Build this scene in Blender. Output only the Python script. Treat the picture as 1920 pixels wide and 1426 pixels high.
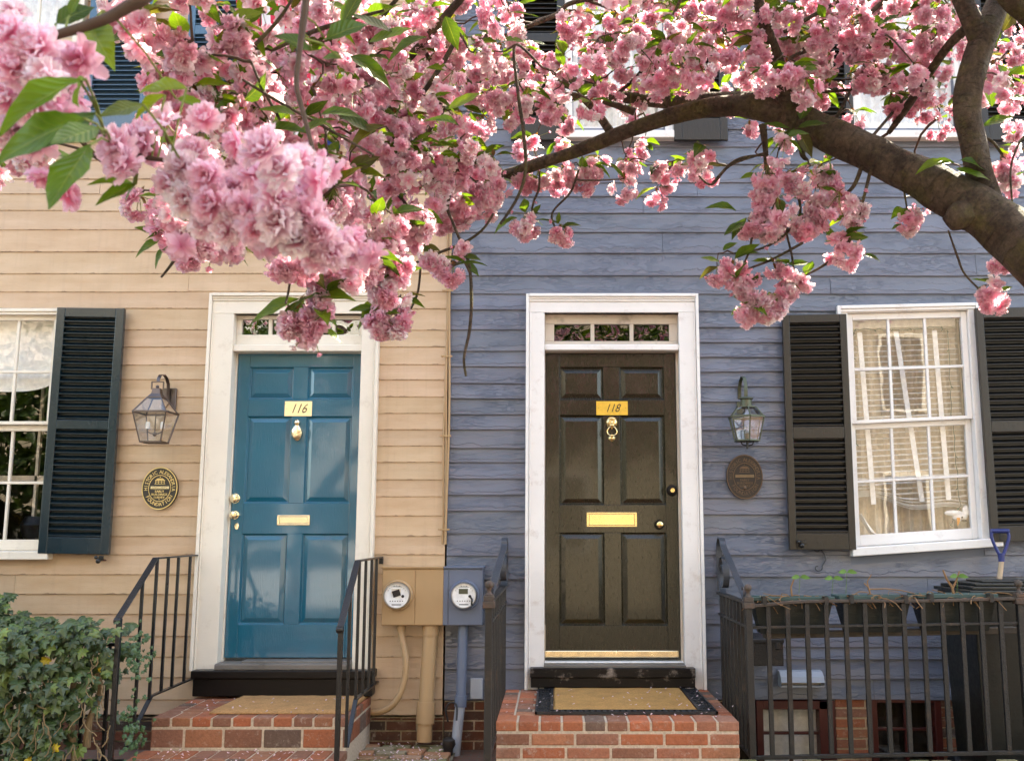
import bpy, math, random
import numpy as np
from mathutils import Vector, Matrix, noise as mnoise
rnd = random.Random(7)
R = math.radians
scn = bpy.context.scene
COL = scn.collection
for _o in list(bpy.data.objects): bpy.data.objects.remove(_o)

# ------------------------------------------------------------- camera
F, CX, CY, D, ZC = 1870.0, 1040.0, 713.0, 6.9, 1.30
TH = math.atan(287/1870)
cam = bpy.data.cameras.new('camera'); camo = bpy.data.objects.new('camera', cam); COL.objects.link(camo)
camo.location = (0, -D, ZC); camo.rotation_euler = (R(90)+TH, 0, 0)
cam.sensor_width = 36; cam.lens = F/1920*36; cam.shift_x = -80/1920
cam.clip_start = 0.05; cam.clip_end = 300
cam.dof.use_dof = True; cam.dof.focus_distance = 6.5; cam.dof.aperture_fstop = 13
scn.camera = camo
# ------------------------------------------------------------- sky, sun, exposure
SUN = Vector((0.40, 0.47, 0.79)).normalized()
w = bpy.data.worlds.new('World'); scn.world = w; w.use_nodes = True
wn = w.node_tree.nodes; wl = w.node_tree.links
sky = wn.new('ShaderNodeTexSky'); sky.sky_type = 'NISHITA'; sky.sun_disc = False
sky.sun_elevation = math.asin(SUN.z); sky.sun_rotation = math.atan2(SUN.x, SUN.y)
sky.air_density = 1.0; sky.dust_density = 2.5; sky.ozone_density = 1.0
bg = wn['Background']; bg.inputs[1].default_value = 0.15
wl.new(sky.outputs[0], bg.inputs[0])
sl = bpy.data.lights.new('sun', 'SUN'); sl.energy = 4.0; sl.angle = R(0.5); sl.color = (1, 0.95, 0.87)
so = bpy.data.objects.new('sun', sl); COL.objects.link(so)
so.rotation_euler = SUN.to_track_quat('Z', 'Y').to_euler(); so.location = (4, 6, 12)
scn.view_settings.view_transform = 'Standard'; scn.view_settings.look = 'None'
scn.view_settings.exposure = 2.88; scn.view_settings.use_white_balance = True; scn.view_settings.white_balance_temperature = 7700; scn.view_settings.white_balance_tint = 7; scn.view_settings.gamma = 1.0
scn.cycles.max_bounces = 8; scn.cycles.transparent_max_bounces = 12
scn.cycles.sample_clamp_indirect = 6.0
scn.cycles.use_denoising = True

def ray(px, py):
    a, b = (px-CX)/F, (CY-py)/F
    return (a, math.cos(TH)-b*math.sin(TH), math.sin(TH)+b*math.cos(TH))
def at(px, py, Y=0.0):            # where the line of sight of a pixel meets the upright plane y = Y
    d = ray(px, py); t = (Y+D)/d[1]
    return Vector((d[0]*t, Y, ZC+d[2]*t))
def atz(px, py, Z):               # ... or the level plane z = Z
    d = ray(px, py); t = (Z-ZC)/d[2]
    return Vector((d[0]*t, -D+d[1]*t, Z))
def zz(py, Y=0.0): return at(CX, py, Y).z
def xx(px, py, Y=0.0): return at(px, py, Y).x

# ------------------------------------------------------------- scene bookkeeping
def tag(o, label=None, cat=None, group=None, kind=None):
    if label: o['label'] = label
    if cat: o['category'] = cat
    if group: o['group'] = group
    if kind: o['kind'] = kind
    return o
def thing(name, label, cat, loc=(0,0,0), group=None):
    o = bpy.data.objects.new(name, None); COL.objects.link(o); o.location = loc
    o.empty_display_size = 0.1
    return tag(o, label, cat, group)
def world_loc(o):
    v = Vector(o.location)
    if o.parent and o.type == 'EMPTY': v = v
    return v
def adopt(o, parent):
    o.parent = parent
    if parent.type == 'EMPTY': o.matrix_parent_inverse = Matrix.Translation(-Vector(parent.location))
    return o
def dup_tree(root, delta, label=None):
    def cp(o, par):
        c = o.copy(); COL.objects.link(c)
        if par: c.parent = par
        for ch in [q for q in bpy.data.objects if q.parent == o and q.name in names]: cp(ch, c)
        return c
    names = {q.name for q in bpy.data.objects}
    r = cp(root, None); r.location = Vector(root.location)+Vector(delta)
    if label: r['label'] = label
    return r

class MB:
    def __init__(s): s.v=[]; s.f=[]; s.c=[]; s.m=[]; s.s=[]; s.uv=[]
    def add(s, vs, fs, col=(1,1,1), mi=0, smooth=False, uvs=None):
        b = len(s.v); s.v.extend([tuple(p) for p in vs])
        for i, f in enumerate(fs):
            s.f.append([b+k for k in f]); s.c.append(col); s.m.append(mi); s.s.append(smooth)
            s.uv.append(uvs[i] if uvs else None)
    def box(s, x0,x1,y0,y1,z0,z1, col=(1,1,1), mi=0):
        if x0>x1: x0,x1=x1,x0
        if y0>y1: y0,y1=y1,y0
        if z0>z1: z0,z1=z1,z0
        v=[(x0,y0,z0),(x1,y0,z0),(x1,y1,z0),(x0,y1,z0),(x0,y0,z1),(x1,y0,z1),(x1,y1,z1),(x0,y1,z1)]
        s.add(v,[(0,3,2,1),(4,5,6,7),(0,1,5,4),(1,2,6,5),(2,3,7,6),(3,0,4,7)],col,mi); return s
    def bar(s, p, q, wx, wy, up=(0,0,1), col=(1,1,1), mi=0):   # rectangular bar from p to q
        p=Vector(p); q=Vector(q); d=(q-p).normalized(); u=Vector(up)
        a=d.cross(u)
        if a.length<1e-4: a=d.cross(Vector((0,1,0)))
        a.normalize(); b=a.cross(d).normalized(); a*=wx/2; b*=wy/2
        v=[p-a-b,p+a-b,p+a+b,p-a+b,q-a-b,q+a-b,q+a+b,q-a+b]
        s.add(v,[(0,3,2,1),(4,5,6,7),(0,1,5,4),(1,2,6,5),(2,3,7,6),(3,0,4,7)],col,mi); return s
    def prism(s, pts, y0, y1, col=(1,1,1), mi=0, smooth=False):         # polygon in xz, thick in y
        n=len(pts); v=[(x,y0,z) for x,z in pts]+[(x,y1,z) for x,z in pts]
        s.add(v,[tuple(range(n)),tuple(range(2*n-1,n-1,-1))],col,mi)
        s.add(v,[((i+1)%n,i,n+i,n+(i+1)%n) for i in range(n)],col,mi,smooth); return s
    def ribbon(s, path, wid, th, axis=(1,0,0), col=(1,1,1), mi=0):      # flat strap: path points, width along axis
        P=[Vector(p) for p in path]; n=len(P); ax=Vector(axis).normalized(); v=[]
        for i,p in enumerate(P):
            d=(P[min(i+1,n-1)]-P[max(i-1,0)]).normalized(); nn=ax.cross(d).normalized()*th/2; a=ax*wid/2
            v+= [p-a-nn,p+a-nn,p+a+nn,p-a+nn]
        f=[(0,1,2,3),(4*n-1,4*n-2,4*n-3,4*n-4)]
        for i in range(n-1):
            for k in range(4): f.append((4*i+k,4*(i+1)+k,4*(i+1)+(k+1)%4,4*i+(k+1)%4))
        s.add(v,f,col,mi); return s
    def tube(s, path, rad, n=10, col=(1,1,1), mi=0, cap=True, jit=0.0, vs=1.0):
        P=[Vector(p) for p in path]; m=len(P)
        if not hasattr(rad,'__len__'): rad=[rad]*m
        v=[]; a=None; L=0; Ls=[]
        for i,p in enumerate(P):
            d=(P[min(i+1,m-1)]-P[max(i-1,0)])
            d=d.normalized() if d.length>1e-9 else Vector((0,0,1))
            if a is None:
                a=d.cross(Vector((0,0,1)))
                if a.length<.1: a=d.cross(Vector((0,1,0)))
            a=(a-d*a.dot(d)).normalized(); b=d.cross(a)
            if i: L+=(p-P[i-1]).length
            Ls.append(L)
            for k in range(n):
                t=2*math.pi*k/n; r=rad[i]
                if jit: r*=1+jit*mnoise.noise(Vector((math.cos(t)*1.3,math.sin(t)*1.3,L*9+p.x*3)))
                v.append(p+(a*math.cos(t)+b*math.sin(t))*r)
        f=[];uv=[]
        for i in range(m-1):
            for k in range(n):
                f.append((i*n+k,i*n+(k+1)%n,(i+1)*n+(k+1)%n,(i+1)*n+k))
                uv.append(((k/n,Ls[i]*vs),((k+1)/n,Ls[i]*vs),((k+1)/n,Ls[i+1]*vs),(k/n,Ls[i+1]*vs)))
        s.add(v,f,col,mi,True,uv)
        if cap:
            b=len(s.v)-len(v)
            s.f.append([b+k for k in range(n-1,-1,-1)]); s.f.append([b+(m-1)*n+k for k in range(n)])
            for _ in range(2): s.c.append(col); s.m.append(mi); s.s.append(False); s.uv.append(None)
        return s
    def lathe(s, prof, org, axis='y', n=24, col=(1,1,1), mi=0, sx=1.0, sz=1.0, smooth=True):   # prof: (radius, along)
        org=Vector(org); v=[]; m=len(prof)
        for r,h in prof:
            for k in range(n):
                t=2*math.pi*k/n; c,q=math.cos(t)*r*sx,math.sin(t)*r*sz
                v.append(org+(Vector((c,h,q)) if axis=='y' else Vector((c,q,h)) if axis=='z' else Vector((h,c,q))))
        f=[(i*n+k,i*n+(k+1)%n,(i+1)*n+(k+1)%n,(i+1)*n+k) for i in range(m-1) for k in range(n)]
        s.add(v,f,col,mi,smooth)
        b=len(s.v)-len(v)
        for i0,rev in ((0,True),((m-1)*n,False)):
            q=[b+i0+k for k in range(n)]
            s.f.append(q[::-1] if rev else q); s.c.append(col); s.m.append(mi); s.s.append(False); s.uv.append(None)
        return s
    def ball(s, c, r, n=14, col=(1,1,1), mi=0, sc=(1,1,1)):
        prof=[(max(1e-4,math.sin(math.pi*i/8))*r,-math.cos(math.pi*i/8)*r) for i in range(9)]
        b=len(s.v); s.lathe(prof,(0,0,0),'z',n,col,mi)
        for i in range(b,len(s.v)):
            q=s.v[i]; s.v[i]=(c[0]+q[0]*sc[0],c[1]+q[1]*sc[1],c[2]+q[2]*sc[2])
        return s
    def warp(s, fn): s.v=[tuple(fn(*p)) for p in s.v]; return s
    def build(s, name, mats, parent=None, bevel=0.0, seg=1, angle=40, remap=False):
        me=bpy.data.meshes.new(name); me.from_pydata([tuple(p) for p in s.v],[],s.f)
        if not isinstance(mats,(list,tuple)): mats=[mats]
        for m in mats: me.materials.append(m)
        me.polygons.foreach_set('material_index',s.m); me.polygons.foreach_set('use_smooth',s.s)
        if any(c!=(1,1,1) for c in s.c):
            a=me.color_attributes.new('Col','FLOAT_COLOR','CORNER'); buf=[]
            for f,c in zip(s.f,s.c): buf+= [c[0],c[1],c[2],1.0]*len(f)
            a.data.foreach_set('color',buf)
        if any(u for u in s.uv):
            l=me.uv_layers.new(name='UVMap'); buf=[]
            for f,u in zip(s.f,s.uv):
                for k in range(len(f)): buf+= list(u[k]) if u else [0,0]
            l.data.foreach_set('uv',buf)
        me.validate(); me.update()
        if any(s.s): me.set_sharp_from_angle(angle=R(angle))
        o=bpy.data.objects.new(name,me); COL.objects.link(o)
        if bevel:
            b=o.modifiers.new('bevel','BEVEL'); b.width=bevel; b.segments=seg; b.limit_method='ANGLE'; b.angle_limit=R(35)
            b.harden_normals=False
        if parent: adopt(o,parent)
        return o

# ------------------------------------------------------------- materials
def srgb(r,g,b):
    f=lambda c: ((c/255+0.055)/1.055)**2.4 if c>10 else c/255/12.92
    return (f(r),f(g),f(b))
class NT:
    def __init__(s,name):
        s.m=bpy.data.materials.new(name); s.m.use_nodes=True; s.t=s.m.node_tree; s.n=s.t.nodes; s.l=s.t.links
        s.p=s.n['Principled BSDF']; s.out=s.n['Material Output']
    def new(s,ty,**kw):
        n=s.n.new('ShaderNode'+ty)
        for k,v in kw.items():
            if k.startswith('i_'):
                key=k[2:]; key=int(key) if key.isdigit() else key.replace('_',' ')
                if hasattr(v,'is_linked') or isinstance(v,bpy.types.NodeSocket): s.l.new(v,n.inputs[key])
                else: n.inputs[key].default_value=v
            else: setattr(n,k,v)
        return n
    def coord(s,sc=(1,1,1),kind='Object',loc=(0,0,0)):
        tc=s.new('TexCoord'); mp=s.new('Mapping'); s.l.new(tc.outputs[kind],mp.inputs[0]); mp.inputs['Scale'].default_value=sc
        mp.inputs['Location'].default_value=loc
        return mp.outputs[0]
    def noise(s,sc=(1,1,1),scale=5,detail=4,rough=.55,kind='Object',dist=0.0,loc=(0,0,0)):
        n=s.new('TexNoise'); s.l.new(s.coord(sc,kind,loc),n.inputs['Vector']); n.inputs['Scale'].default_value=scale
        n.inputs['Detail'].default_value=detail; n.inputs['Roughness'].default_value=rough; n.inputs['Distortion'].default_value=dist
        return n.outputs[0]
    def math(s,op,a,b=None,c=None,clamp=False):
        n=s.new('Math',operation=op,use_clamp=clamp)
        for i,x in enumerate((a,b,c)):
            if x is None: continue
            if isinstance(x,bpy.types.NodeSocket): s.l.new(x,n.inputs[i])
            else: n.inputs[i].default_value=x
        return n.outputs[0]
    def ramp(s,fac,stops,interp='LINEAR'):
        n=s.new('ValToRGB'); s.l.new(fac,n.inputs[0]); e=n.color_ramp.elements; n.color_ramp.interpolation=interp
        while len(e)<len(stops): e.new(.5)
        for q,(p,c) in zip(e,stops):
            q.position=p; q.color=(c,c,c,1) if not hasattr(c,'__len__') else (*c[:3],1)
        return n.outputs[0]
    def mix(s,fac,a,b,mode='MIX'):
        n=s.new('Mix',data_type='RGBA',blend_type=mode)
        for i,x in ((0,fac),(6,a),(7,b)):
            if isinstance(x,bpy.types.NodeSocket): s.l.new(x,n.inputs[i])
            elif i==0: n.inputs[0].default_value=x
            else: n.inputs[i].default_value=(*x[:3],1)
        return n.outputs[2]
    def attr(s,name='Col'):
        return s.new('Attribute',attribute_name=name).outputs['Color']
    def bump(s,h,strength=.5,dist=.01,prev=None):
        n=s.new('Bump'); n.inputs['Strength'].default_value=strength; n.inputs['Distance'].default_value=dist
        s.l.new(h,n.inputs['Height'])
        if prev: s.l.new(prev,n.inputs['Normal'])
        return n.outputs[0]
    def set(s,**kw):
        for k,v in kw.items():
            key={'col':'Base Color','rough':'Roughness','metal':'Metallic','spec':'Specular IOR Level','coat':'Coat Weight','coatr':'Coat Roughness','norm':'Normal','trans':'Transmission Weight','ior':'IOR','alpha':'Alpha','sheen':'Sheen Weight'}[k]
            i=s.p.inputs[key]
            if isinstance(v,bpy.types.NodeSocket): s.l.new(v,i)
            elif key=='Base Color': i.default_value=(*v[:3],1)
            else: i.default_value=v
        return s
def paint(name,c,rough=.4,var=.12,bs=.25,grain=(3,3,40),coat=0,dirt=None,attr=False,spec=.5,sc=6):
    t=NT(name); n1=t.noise(scale=1.7,detail=5); n2=t.noise(sc=grain,scale=sc,detail=5,rough=.6)
    k=t.ramp(n1,[(.3,1-var),(.7,1+var*.5)])
    col=t.mix(1.0,c,k,'MULTIPLY')
    if attr: col=t.mix(1.0,col,t.attr(),'MULTIPLY')
    if dirt:
        d=t.noise(scale=9,detail=8,rough=.7); col=t.mix(t.ramp(d,[(.56,0),(.72,dirt[1])]),col,dirt[0])
    rr=t.ramp(n2,[(.3,rough*.8),(.7,min(1,rough*1.25))])
    t.set(col=col,rough=rr,coat=coat,spec=spec,norm=t.bump(n2,bs,.004)); t.p.inputs['Coat Roughness'].default_value=.06
    return t.m
# ------------------------------------------------------------- material set
def mat_siding_beige():
    t=NT('beige_clapboard_paint'); n=t.noise(sc=(1.2,1,5),scale=2.2,detail=6); g=t.noise(sc=(4,4,70),scale=4,detail=6,rough=.65)
    col=t.mix(t.ramp(n,[(.3,0),(.75,1)]),(.475,.315,.185),(.57,.405,.265)); col=t.mix(1,col,t.attr(),'MULTIPLY')
    sp=t.noise(sc=(2,1,14),scale=6,detail=9,rough=.75); col=t.mix(t.ramp(sp,[(.62,0),(.74,.42)]),col,(.30,.19,.11))
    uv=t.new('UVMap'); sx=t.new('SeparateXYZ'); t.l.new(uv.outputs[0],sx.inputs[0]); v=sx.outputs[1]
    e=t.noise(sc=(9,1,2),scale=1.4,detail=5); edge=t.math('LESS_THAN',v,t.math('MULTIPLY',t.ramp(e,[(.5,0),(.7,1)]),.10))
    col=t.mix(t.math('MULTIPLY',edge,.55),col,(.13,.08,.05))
    st=t.noise(sc=(7,1,.35),scale=3,detail=6,rough=.6); col=t.mix(t.ramp(st,[(.52,0),(.78,.34)]),col,(.36,.25,.16))
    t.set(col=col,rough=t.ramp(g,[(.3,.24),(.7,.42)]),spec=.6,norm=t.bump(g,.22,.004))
    return t.m
def mat_siding_blue():
    t=NT('peeling_blue_clapboard_paint')
    uv=t.new('UVMap'); sx=t.new('SeparateXYZ'); t.l.new(uv.outputs[0],sx.inputs[0]); v=sx.outputs[1]
    big=t.noise(scale=1.3,detail=3); base=t.noise(sc=(1.5,1,9),scale=3,detail=6)
    col=t.mix(t.ramp(base,[(.3,0),(.7,1)]),(.108,.124,.168),(.124,.143,.190)); col=t.mix(1,col,t.attr(),'MULTIPLY')
    wob=t.noise(sc=(3.4,1,1.6),scale=1.6,detail=7,rough=.62)
    thr=t.math('MULTIPLY_ADD',wob,.95,-.27)
    d=t.math('SUBTRACT',v,thr); ledge=t.math('SMOOTH_MIN',t.math('MULTIPLY',d,30),1.0,.2); ledge=t.math('MAXIMUM',ledge,0)
    wob2=t.noise(sc=(2.2,1,2.2),scale=2.1,detail=8,rough=.66,loc=(7,0,3))
    d2=t.math('SUBTRACT',v,t.math('MULTIPLY_ADD',wob2,1.7,-.15)); l2=t.math('MINIMUM',t.math('MAXIMUM',t.math('MULTIPLY',d2,40),0),1)
    fl=t.noise(sc=(4,1,26),scale=2.2,detail=9,rough=.68,dist=.15); ridge=t.math('ABSOLUTE',t.math('SUBTRACT',fl,.5))
    crack=t.math('MINIMUM',t.math('MULTIPLY',ridge,30),1.0)
    mask=t.ramp(t.noise(sc=(1,1,2.5),scale=2.6,detail=5,loc=(3,1,9)),[(.42,1),(.60,0)])     # where the paint has alligatored
    crack=t.math('MAXIMUM',crack,mask)
    vo=t.new('TexVoronoi',feature='DISTANCE_TO_EDGE'); t.l.new(t.coord((7,1,34)),vo.inputs['Vector']); vo.inputs['Scale'].default_value=2.3
    cells=t.math('MAXIMUM',t.math('MINIMUM',t.math('MULTIPLY',vo.outputs[0],9),1),t.ramp(t.noise(sc=(1,1,2),scale=2.2,detail=5,loc=(1,5,2)),[(.50,1),(.62,0)]))
    fine=t.noise(sc=(9,9,80),scale=3,detail=6,rough=.6)
    h=t.math('MULTIPLY_ADD',ledge,.62,t.math('MULTIPLY_ADD',l2,.18,t.math('MULTIPLY_ADD',crack,.34,t.math('MULTIPLY_ADD',cells,.12,t.math('MULTIPLY',fine,.16)))))
    chip=t.noise(sc=(3,1,16),scale=5,detail=10,rough=.72,loc=(2,2,2)); col=t.mix(t.ramp(chip,[(.715,0),(.725,.8)]),col,(.34,.27,.25))
    low=t.math('LESS_THAN',d,0); col=t.mix(t.math('MULTIPLY',low,.16),col,(.16,.12,.13))
    t.set(col=col,rough=t.ramp(fine,[(.3,.27),(.7,.45)]),spec=.75,norm=t.bump(h,.9,.0052))
    return t.m
def mat_brick():
    t=NT('fired_brick'); n=t.noise(scale=60,detail=6,rough=.7); n2=t.noise(scale=9,detail=7,rough=.65)
    col=t.mix(1,t.attr(),t.ramp(n,[(.25,.72),(.75,1.2)]),'MULTIPLY'); col=t.mix(t.ramp(n2,[(.58,0),(.75,.35)]),col,(.42,.33,.27))
    sm=t.noise(scale=22,detail=8,rough=.75,loc=(5,5,5)); col=t.mix(t.ramp(sm,[(.56,0),(.70,.65)]),col,(.50,.42,.34)); dk=t.noise(scale=4,detail=8,rough=.7,loc=(8,1,5)); col=t.mix(t.ramp(dk,[(.5,0),(.75,.5)]),col,(.10,.065,.045)); t.set(col=col,rough=.86,spec=.25,norm=t.bump(t.math('ADD',n,n2),.8,.006)); return t.m
def mat_mortar(name='mortar',c=(.42,.34,.24),moss=True):
    t=NT(name); n=t.noise(scale=70,detail=5); n2=t.noise(scale=7,detail=6)
    col=t.mix(t.ramp(n2,[(.5,0),(.68,.6 if moss else 0)]),c,(.10,.115,.03)); col=t.mix(1,col,t.ramp(n,[(.3,.75),(.7,1.15)]),'MULTIPLY')
    t.set(col=col,rough=.95,norm=t.bump(n,.7,.004)); return t.m
def mat_glass(name,rough=.0,tint=(1,1,1),wav=.02,refl=1.0):
    t=NT(name); n=t.noise(scale=3.2,detail=2); nr=t.bump(n,wav,.05)
    g=t.new('BsdfGlossy'); g.inputs['Roughness'].default_value=rough; t.l.new(nr,g.inputs['Normal'])
    tr=t.new('BsdfTransparent'); tr.inputs[0].default_value=(*tint,1)
    fr=t.new('LayerWeight'); fr.inputs[0].default_value=.5; t.l.new(nr,fr.inputs['Normal']); fz=t.math('MULTIPLY_ADD',t.math('POWER',fr.outputs['Facing'],4.0),.95,.045)
    mx=t.new('MixShader'); t.l.new(t.math('MULTIPLY',fz,1.7*refl,clamp=True),mx.inputs[0]); t.l.new(tr.outputs[0],mx.inputs[1]); t.l.new(g.outputs[0],mx.inputs[2])
    t.l.new(mx.outputs[0],t.out.inputs[0]); return t.m
def mat_metal(name,c,rough=.3,var=.3,bs=.2,rust=None):
    t=NT(name); n=t.noise(scale=14,detail=6,rough=.65); col=t.mix(1,c,t.ramp(n,[(.3,1-var),(.7,1+var*.3)]),'MULTIPLY'); met=1.0
    if rust:
        k=t.ramp(t.noise(scale=11,detail=8,rough=.7),[(.52,0),(.62,1)]); col=t.mix(k,col,rust); met=t.math('SUBTRACT',1.0,k)
    t.set(col=col,rough=t.ramp(n,[(.3,rough*.7),(.7,min(1,rough*1.5))]),metal=met,norm=t.bump(n,bs,.003)); return t.m
def plain(name,c,rough=.6,spec=.4,bs=.2,sc=30):
    t=NT(name); n=t.noise(scale=sc,detail=5); t.set(col=t.mix(1,c,t.ramp(n,[(.3,.85),(.7,1.1)]),'MULTIPLY'),rough=rough,spec=spec,norm=t.bump(n,bs,.003)); return t.m
M={}
M['beige']=mat_siding_beige(); M['blue']=mat_siding_blue(); M['brick']=mat_brick(); M['mortar']=mat_mortar(); M['mortar2']=mat_mortar('clean_mortar',(.53,.43,.32),False)
M['cream']=paint('cream_trim_paint',(.78,.71,.60),.38,.07,.25,dirt=((.45,.36,.26),.35))
M['white']=paint('white_trim_paint',(.80,.77,.74),.38,.07,.3,dirt=((.42,.33,.27),.45))
M['oldcream']=paint('aged_cream_paint',(.62,.52,.42),.5,.15,.35,dirt=((.16,.12,.09),.6))
M['teal']=paint('glossy_teal_door_paint',(.001,.105,.175),.13,.12,.45,grain=(22,22,3),coat=.9)
M['black_door']=paint('worn_dark_olive_door_paint',(.015,.012,.004),.24,.15,.16,grain=(26,26,3),coat=.35,sc=8)
M['shutter_navy']=paint('dark_navy_shutter_paint',(.004,.020,.030),.22,.2,.35,grain=(20,20,4),coat=.25)
M['shutter_skylit']=paint('skylit_shutter_paint',(.05,.12,.19),.3,.15,.35,grain=(20,20,4),coat=.2)  # lighter blue colours in the sky mirrored by the upstairs shutters
M['shutter_black']=paint('brown_black_shutter_paint',(.015,.011,.008),.36,.25,.5,grain=(20,20,4))
M['sill_black']=paint('chipped_black_sill_paint',(.006,.004,.004),.4,.3,.4,dirt=((.35,.29,.25),.8),spec=.25)
M['sill_plain']=paint('black_step_paint',(.005,.003,.003),.35,.3,.3,spec=.25)
M['grey_sill']=paint('worn_grey_threshold',(.16,.14,.12),.55,.3,.5,dirt=((.06,.05,.04),.7))
M['iron']=paint('black_iron_paint',(.006,.006,.007),.32,.3,.5,grain=(8,8,8),sc=12)
M['iron_old']=paint('old_black_iron_paint',(.016,.013,.011),.5,.35,.8,grain=(8,8,8),sc=12,dirt=((.10,.055,.03),.5))
M['iron_scroll']=paint('dark_grey_scroll_paint',(.045,.05,.06),.38,.25,.5,grain=(8,8,8),sc=12,dirt=((.33,.17,.10),.35))
M['rusty']=paint('rusty_iron',(.075,.055,.042),.75,.3,.9,grain=(8,8,8),sc=12,dirt=((.17,.08,.045),.8))
M['brass']=mat_metal('polished_brass',(.92,.70,.34),.17,.15,.12)
M['brass_pale']=mat_metal('pale_polished_brass',(.98,.84,.56),.2,.12,.12)
M['plate_gold']=plain('gold_number_plate',(.86,.50,.06),.35,.5,.05)
M['plate_pale']=mat_metal('pale_gold_number_plate',(.95,.80,.50),.34,.08,.05)
M['bronze']=mat_metal('weathered_bronze',(.20,.15,.10),.45,.4,.3)
M['plaque_gold']=mat_metal('plaque_gold',(.78,.60,.27),.35,.2,.2); M['plaque_dark']=plain('plaque_dark',(.035,.03,.022),.5)
M['plaque_copper']=mat_metal('plaque_dull_copper',(.15,.105,.075),.45,.3,.2); M['plaque_brown']=plain('plaque_brown',(.022,.015,.011),.5)
M['ink']=plain('black_ink',(.015,.012,.01),.5)
M['verdigris']=mat_metal('green_bronze',(.13,.14,.10),.5,.4,.4)
M['dark_metal']=mat_metal('dark_lantern_metal',(.16,.13,.12),.38,.3,.3)
M['glass']=mat_glass('window_glass',wav=.012,refl=.75); M['lamp_glass']=mat_glass('bevelled_lamp_glass',.02,(.97,.97,.95),.3,1.6)
M['curtain']=plain('white_curtain',(.88,.86,.82),.9,.1,.1); M['tan']=plain('tan_curtain',(.74,.65,.53),.9,.1,.1)
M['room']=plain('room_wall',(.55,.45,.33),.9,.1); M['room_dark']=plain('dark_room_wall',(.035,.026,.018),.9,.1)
M['slat']=plain('blind_slat',(.86,.82,.76),.5); M['white_plain']=plain('white_enamel',(.85,.84,.82),.35)
M['steel']=mat_metal('galvanised_steel',(.55,.56,.58),.35,.2,.1); M['green_wire']=plain('green_wire',(.03,.09,.05),.5)
M['orange']=plain('orange_beak',(.85,.32,.03),.4)
M['beige_box']=paint('beige_meter_box_paint',(.42,.26,.125),.42,.1,.15,grain=(5,5,5)); M['blue_box']=paint('blue_meter_box_paint',(.115,.14,.20),.42,.1,.15,grain=(5,5,5))
M['grey_pvc']=paint('grey_pvc',(.33,.35,.39),.4,.1,.1,grain=(3,3,3)); M['red_paint']=paint('oxblood_window_paint',(.07,.008,.005),.4,.25,.3)
M['door_glass_dark']=mat_glass('transom_glass',.01,(.25,.2,.17),.08,1.3)
M['coir']=None
def mat_coir(name,c):
    t=NT(name); n=t.noise(scale=85,detail=6,rough=.8); n2=t.noise(scale=9,detail=7)
    col=t.mix(t.ramp(n,[(.3,0),(.7,1)]),tuple(x*.55 for x in c),c); col=t.mix(t.ramp(n2,[(.45,0),(.75,.35)]),col,(.20,.12,.06))
    t.set(col=col,rough=.95,spec=.1,norm=t.bump(n,1,.02)); return t.m
M['coir']=mat_coir('coir_bristle',(.85,.47,.17)); M['coir_brown']=mat_coir('brown_coir_bristle',(.80,.44,.19)); M['rubber']=plain('black_rubber',(.014,.014,.016),.5,.5,.8,60)

# ------------------------------------------------------------- lettering
_ft={}
def glyphs(txt,size,shear=0.0):
    k=(txt,size,shear)
    if k in _ft: return _ft[k]
    c=bpy.data.curves.new('t','FONT'); c.body=txt; c.size=size; c.shear=shear; c.align_x='CENTER'; c.align_y='CENTER'; c.resolution_u=3
    o=bpy.data.objects.new('t',c); COL.objects.link(o); bpy.context.view_layer.update()
    me=o.evaluated_get(bpy.context.evaluated_depsgraph_get()).to_mesh()
    r=([tuple(v.co) for v in me.vertices],[tuple(p.vertices) for p in me.polygons])
    o.evaluated_get(bpy.context.evaluated_depsgraph_get()).to_mesh_clear(); bpy.data.objects.remove(o); bpy.data.curves.remove(c)
    _ft[k]=r; return r
def put_text(mb,txt,size,x,z,y,shear=0.0,rot=0.0,sx=1.0,mi=0,bold=0):
    vs,fs=glyphs(txt,size,shear); c,s=math.cos(rot),math.sin(rot)
    for dx in ([0] if not bold else [-bold,bold]):
        mb.add([(x+dx+(a*sx*c-b*s),y-dx*.01,z+(a*sx*s+b*c)) for a,b,_ in vs],fs,mi=mi)

# ------------------------------------------------------------- the two houses
beige=thing('row_house','beige clapboard row house with the glossy teal door','house',(-2.6,0,0),'row houses side by side')
blue=thing('row_house','blue grey clapboard row house with peeling paint and dark olive door','house',(1.2,0,0),'row houses side by side')
ZTOP=6.9; XL,XR=-8.5,7.5
xparty=xx(838,1000)
beige_px=[5,37,70,103,136,169,202,235,268,301,337,365,396,431.5,472.5,513,548,580,620,651,684,713,745,775,806,836,867,900,931,967.5,1005,1040,1076,1115,1151,1193,1231.5,1270,1311,1340]
blue_top=[7,40,73,106,140,175,210,244,277,310,344,370,401,437,476,518,552]
blue_l=[582,619,659,688,719.5,748,778,806,841,867,898,928,958,1000,1042,1086,1133,1169,1212,1254,1311]
blue_r=[584.5,615,643,671,698,726,753.5,781,807,836,866,900,933.5,965,1002,1041,1082,1133,1169,1212,1236,1272,1311]
def zl(px): 
    z=[zz(p) for p in px]
    while z[0]<ZTOP: z.insert(0,z[0]+.135)
    return z
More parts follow.
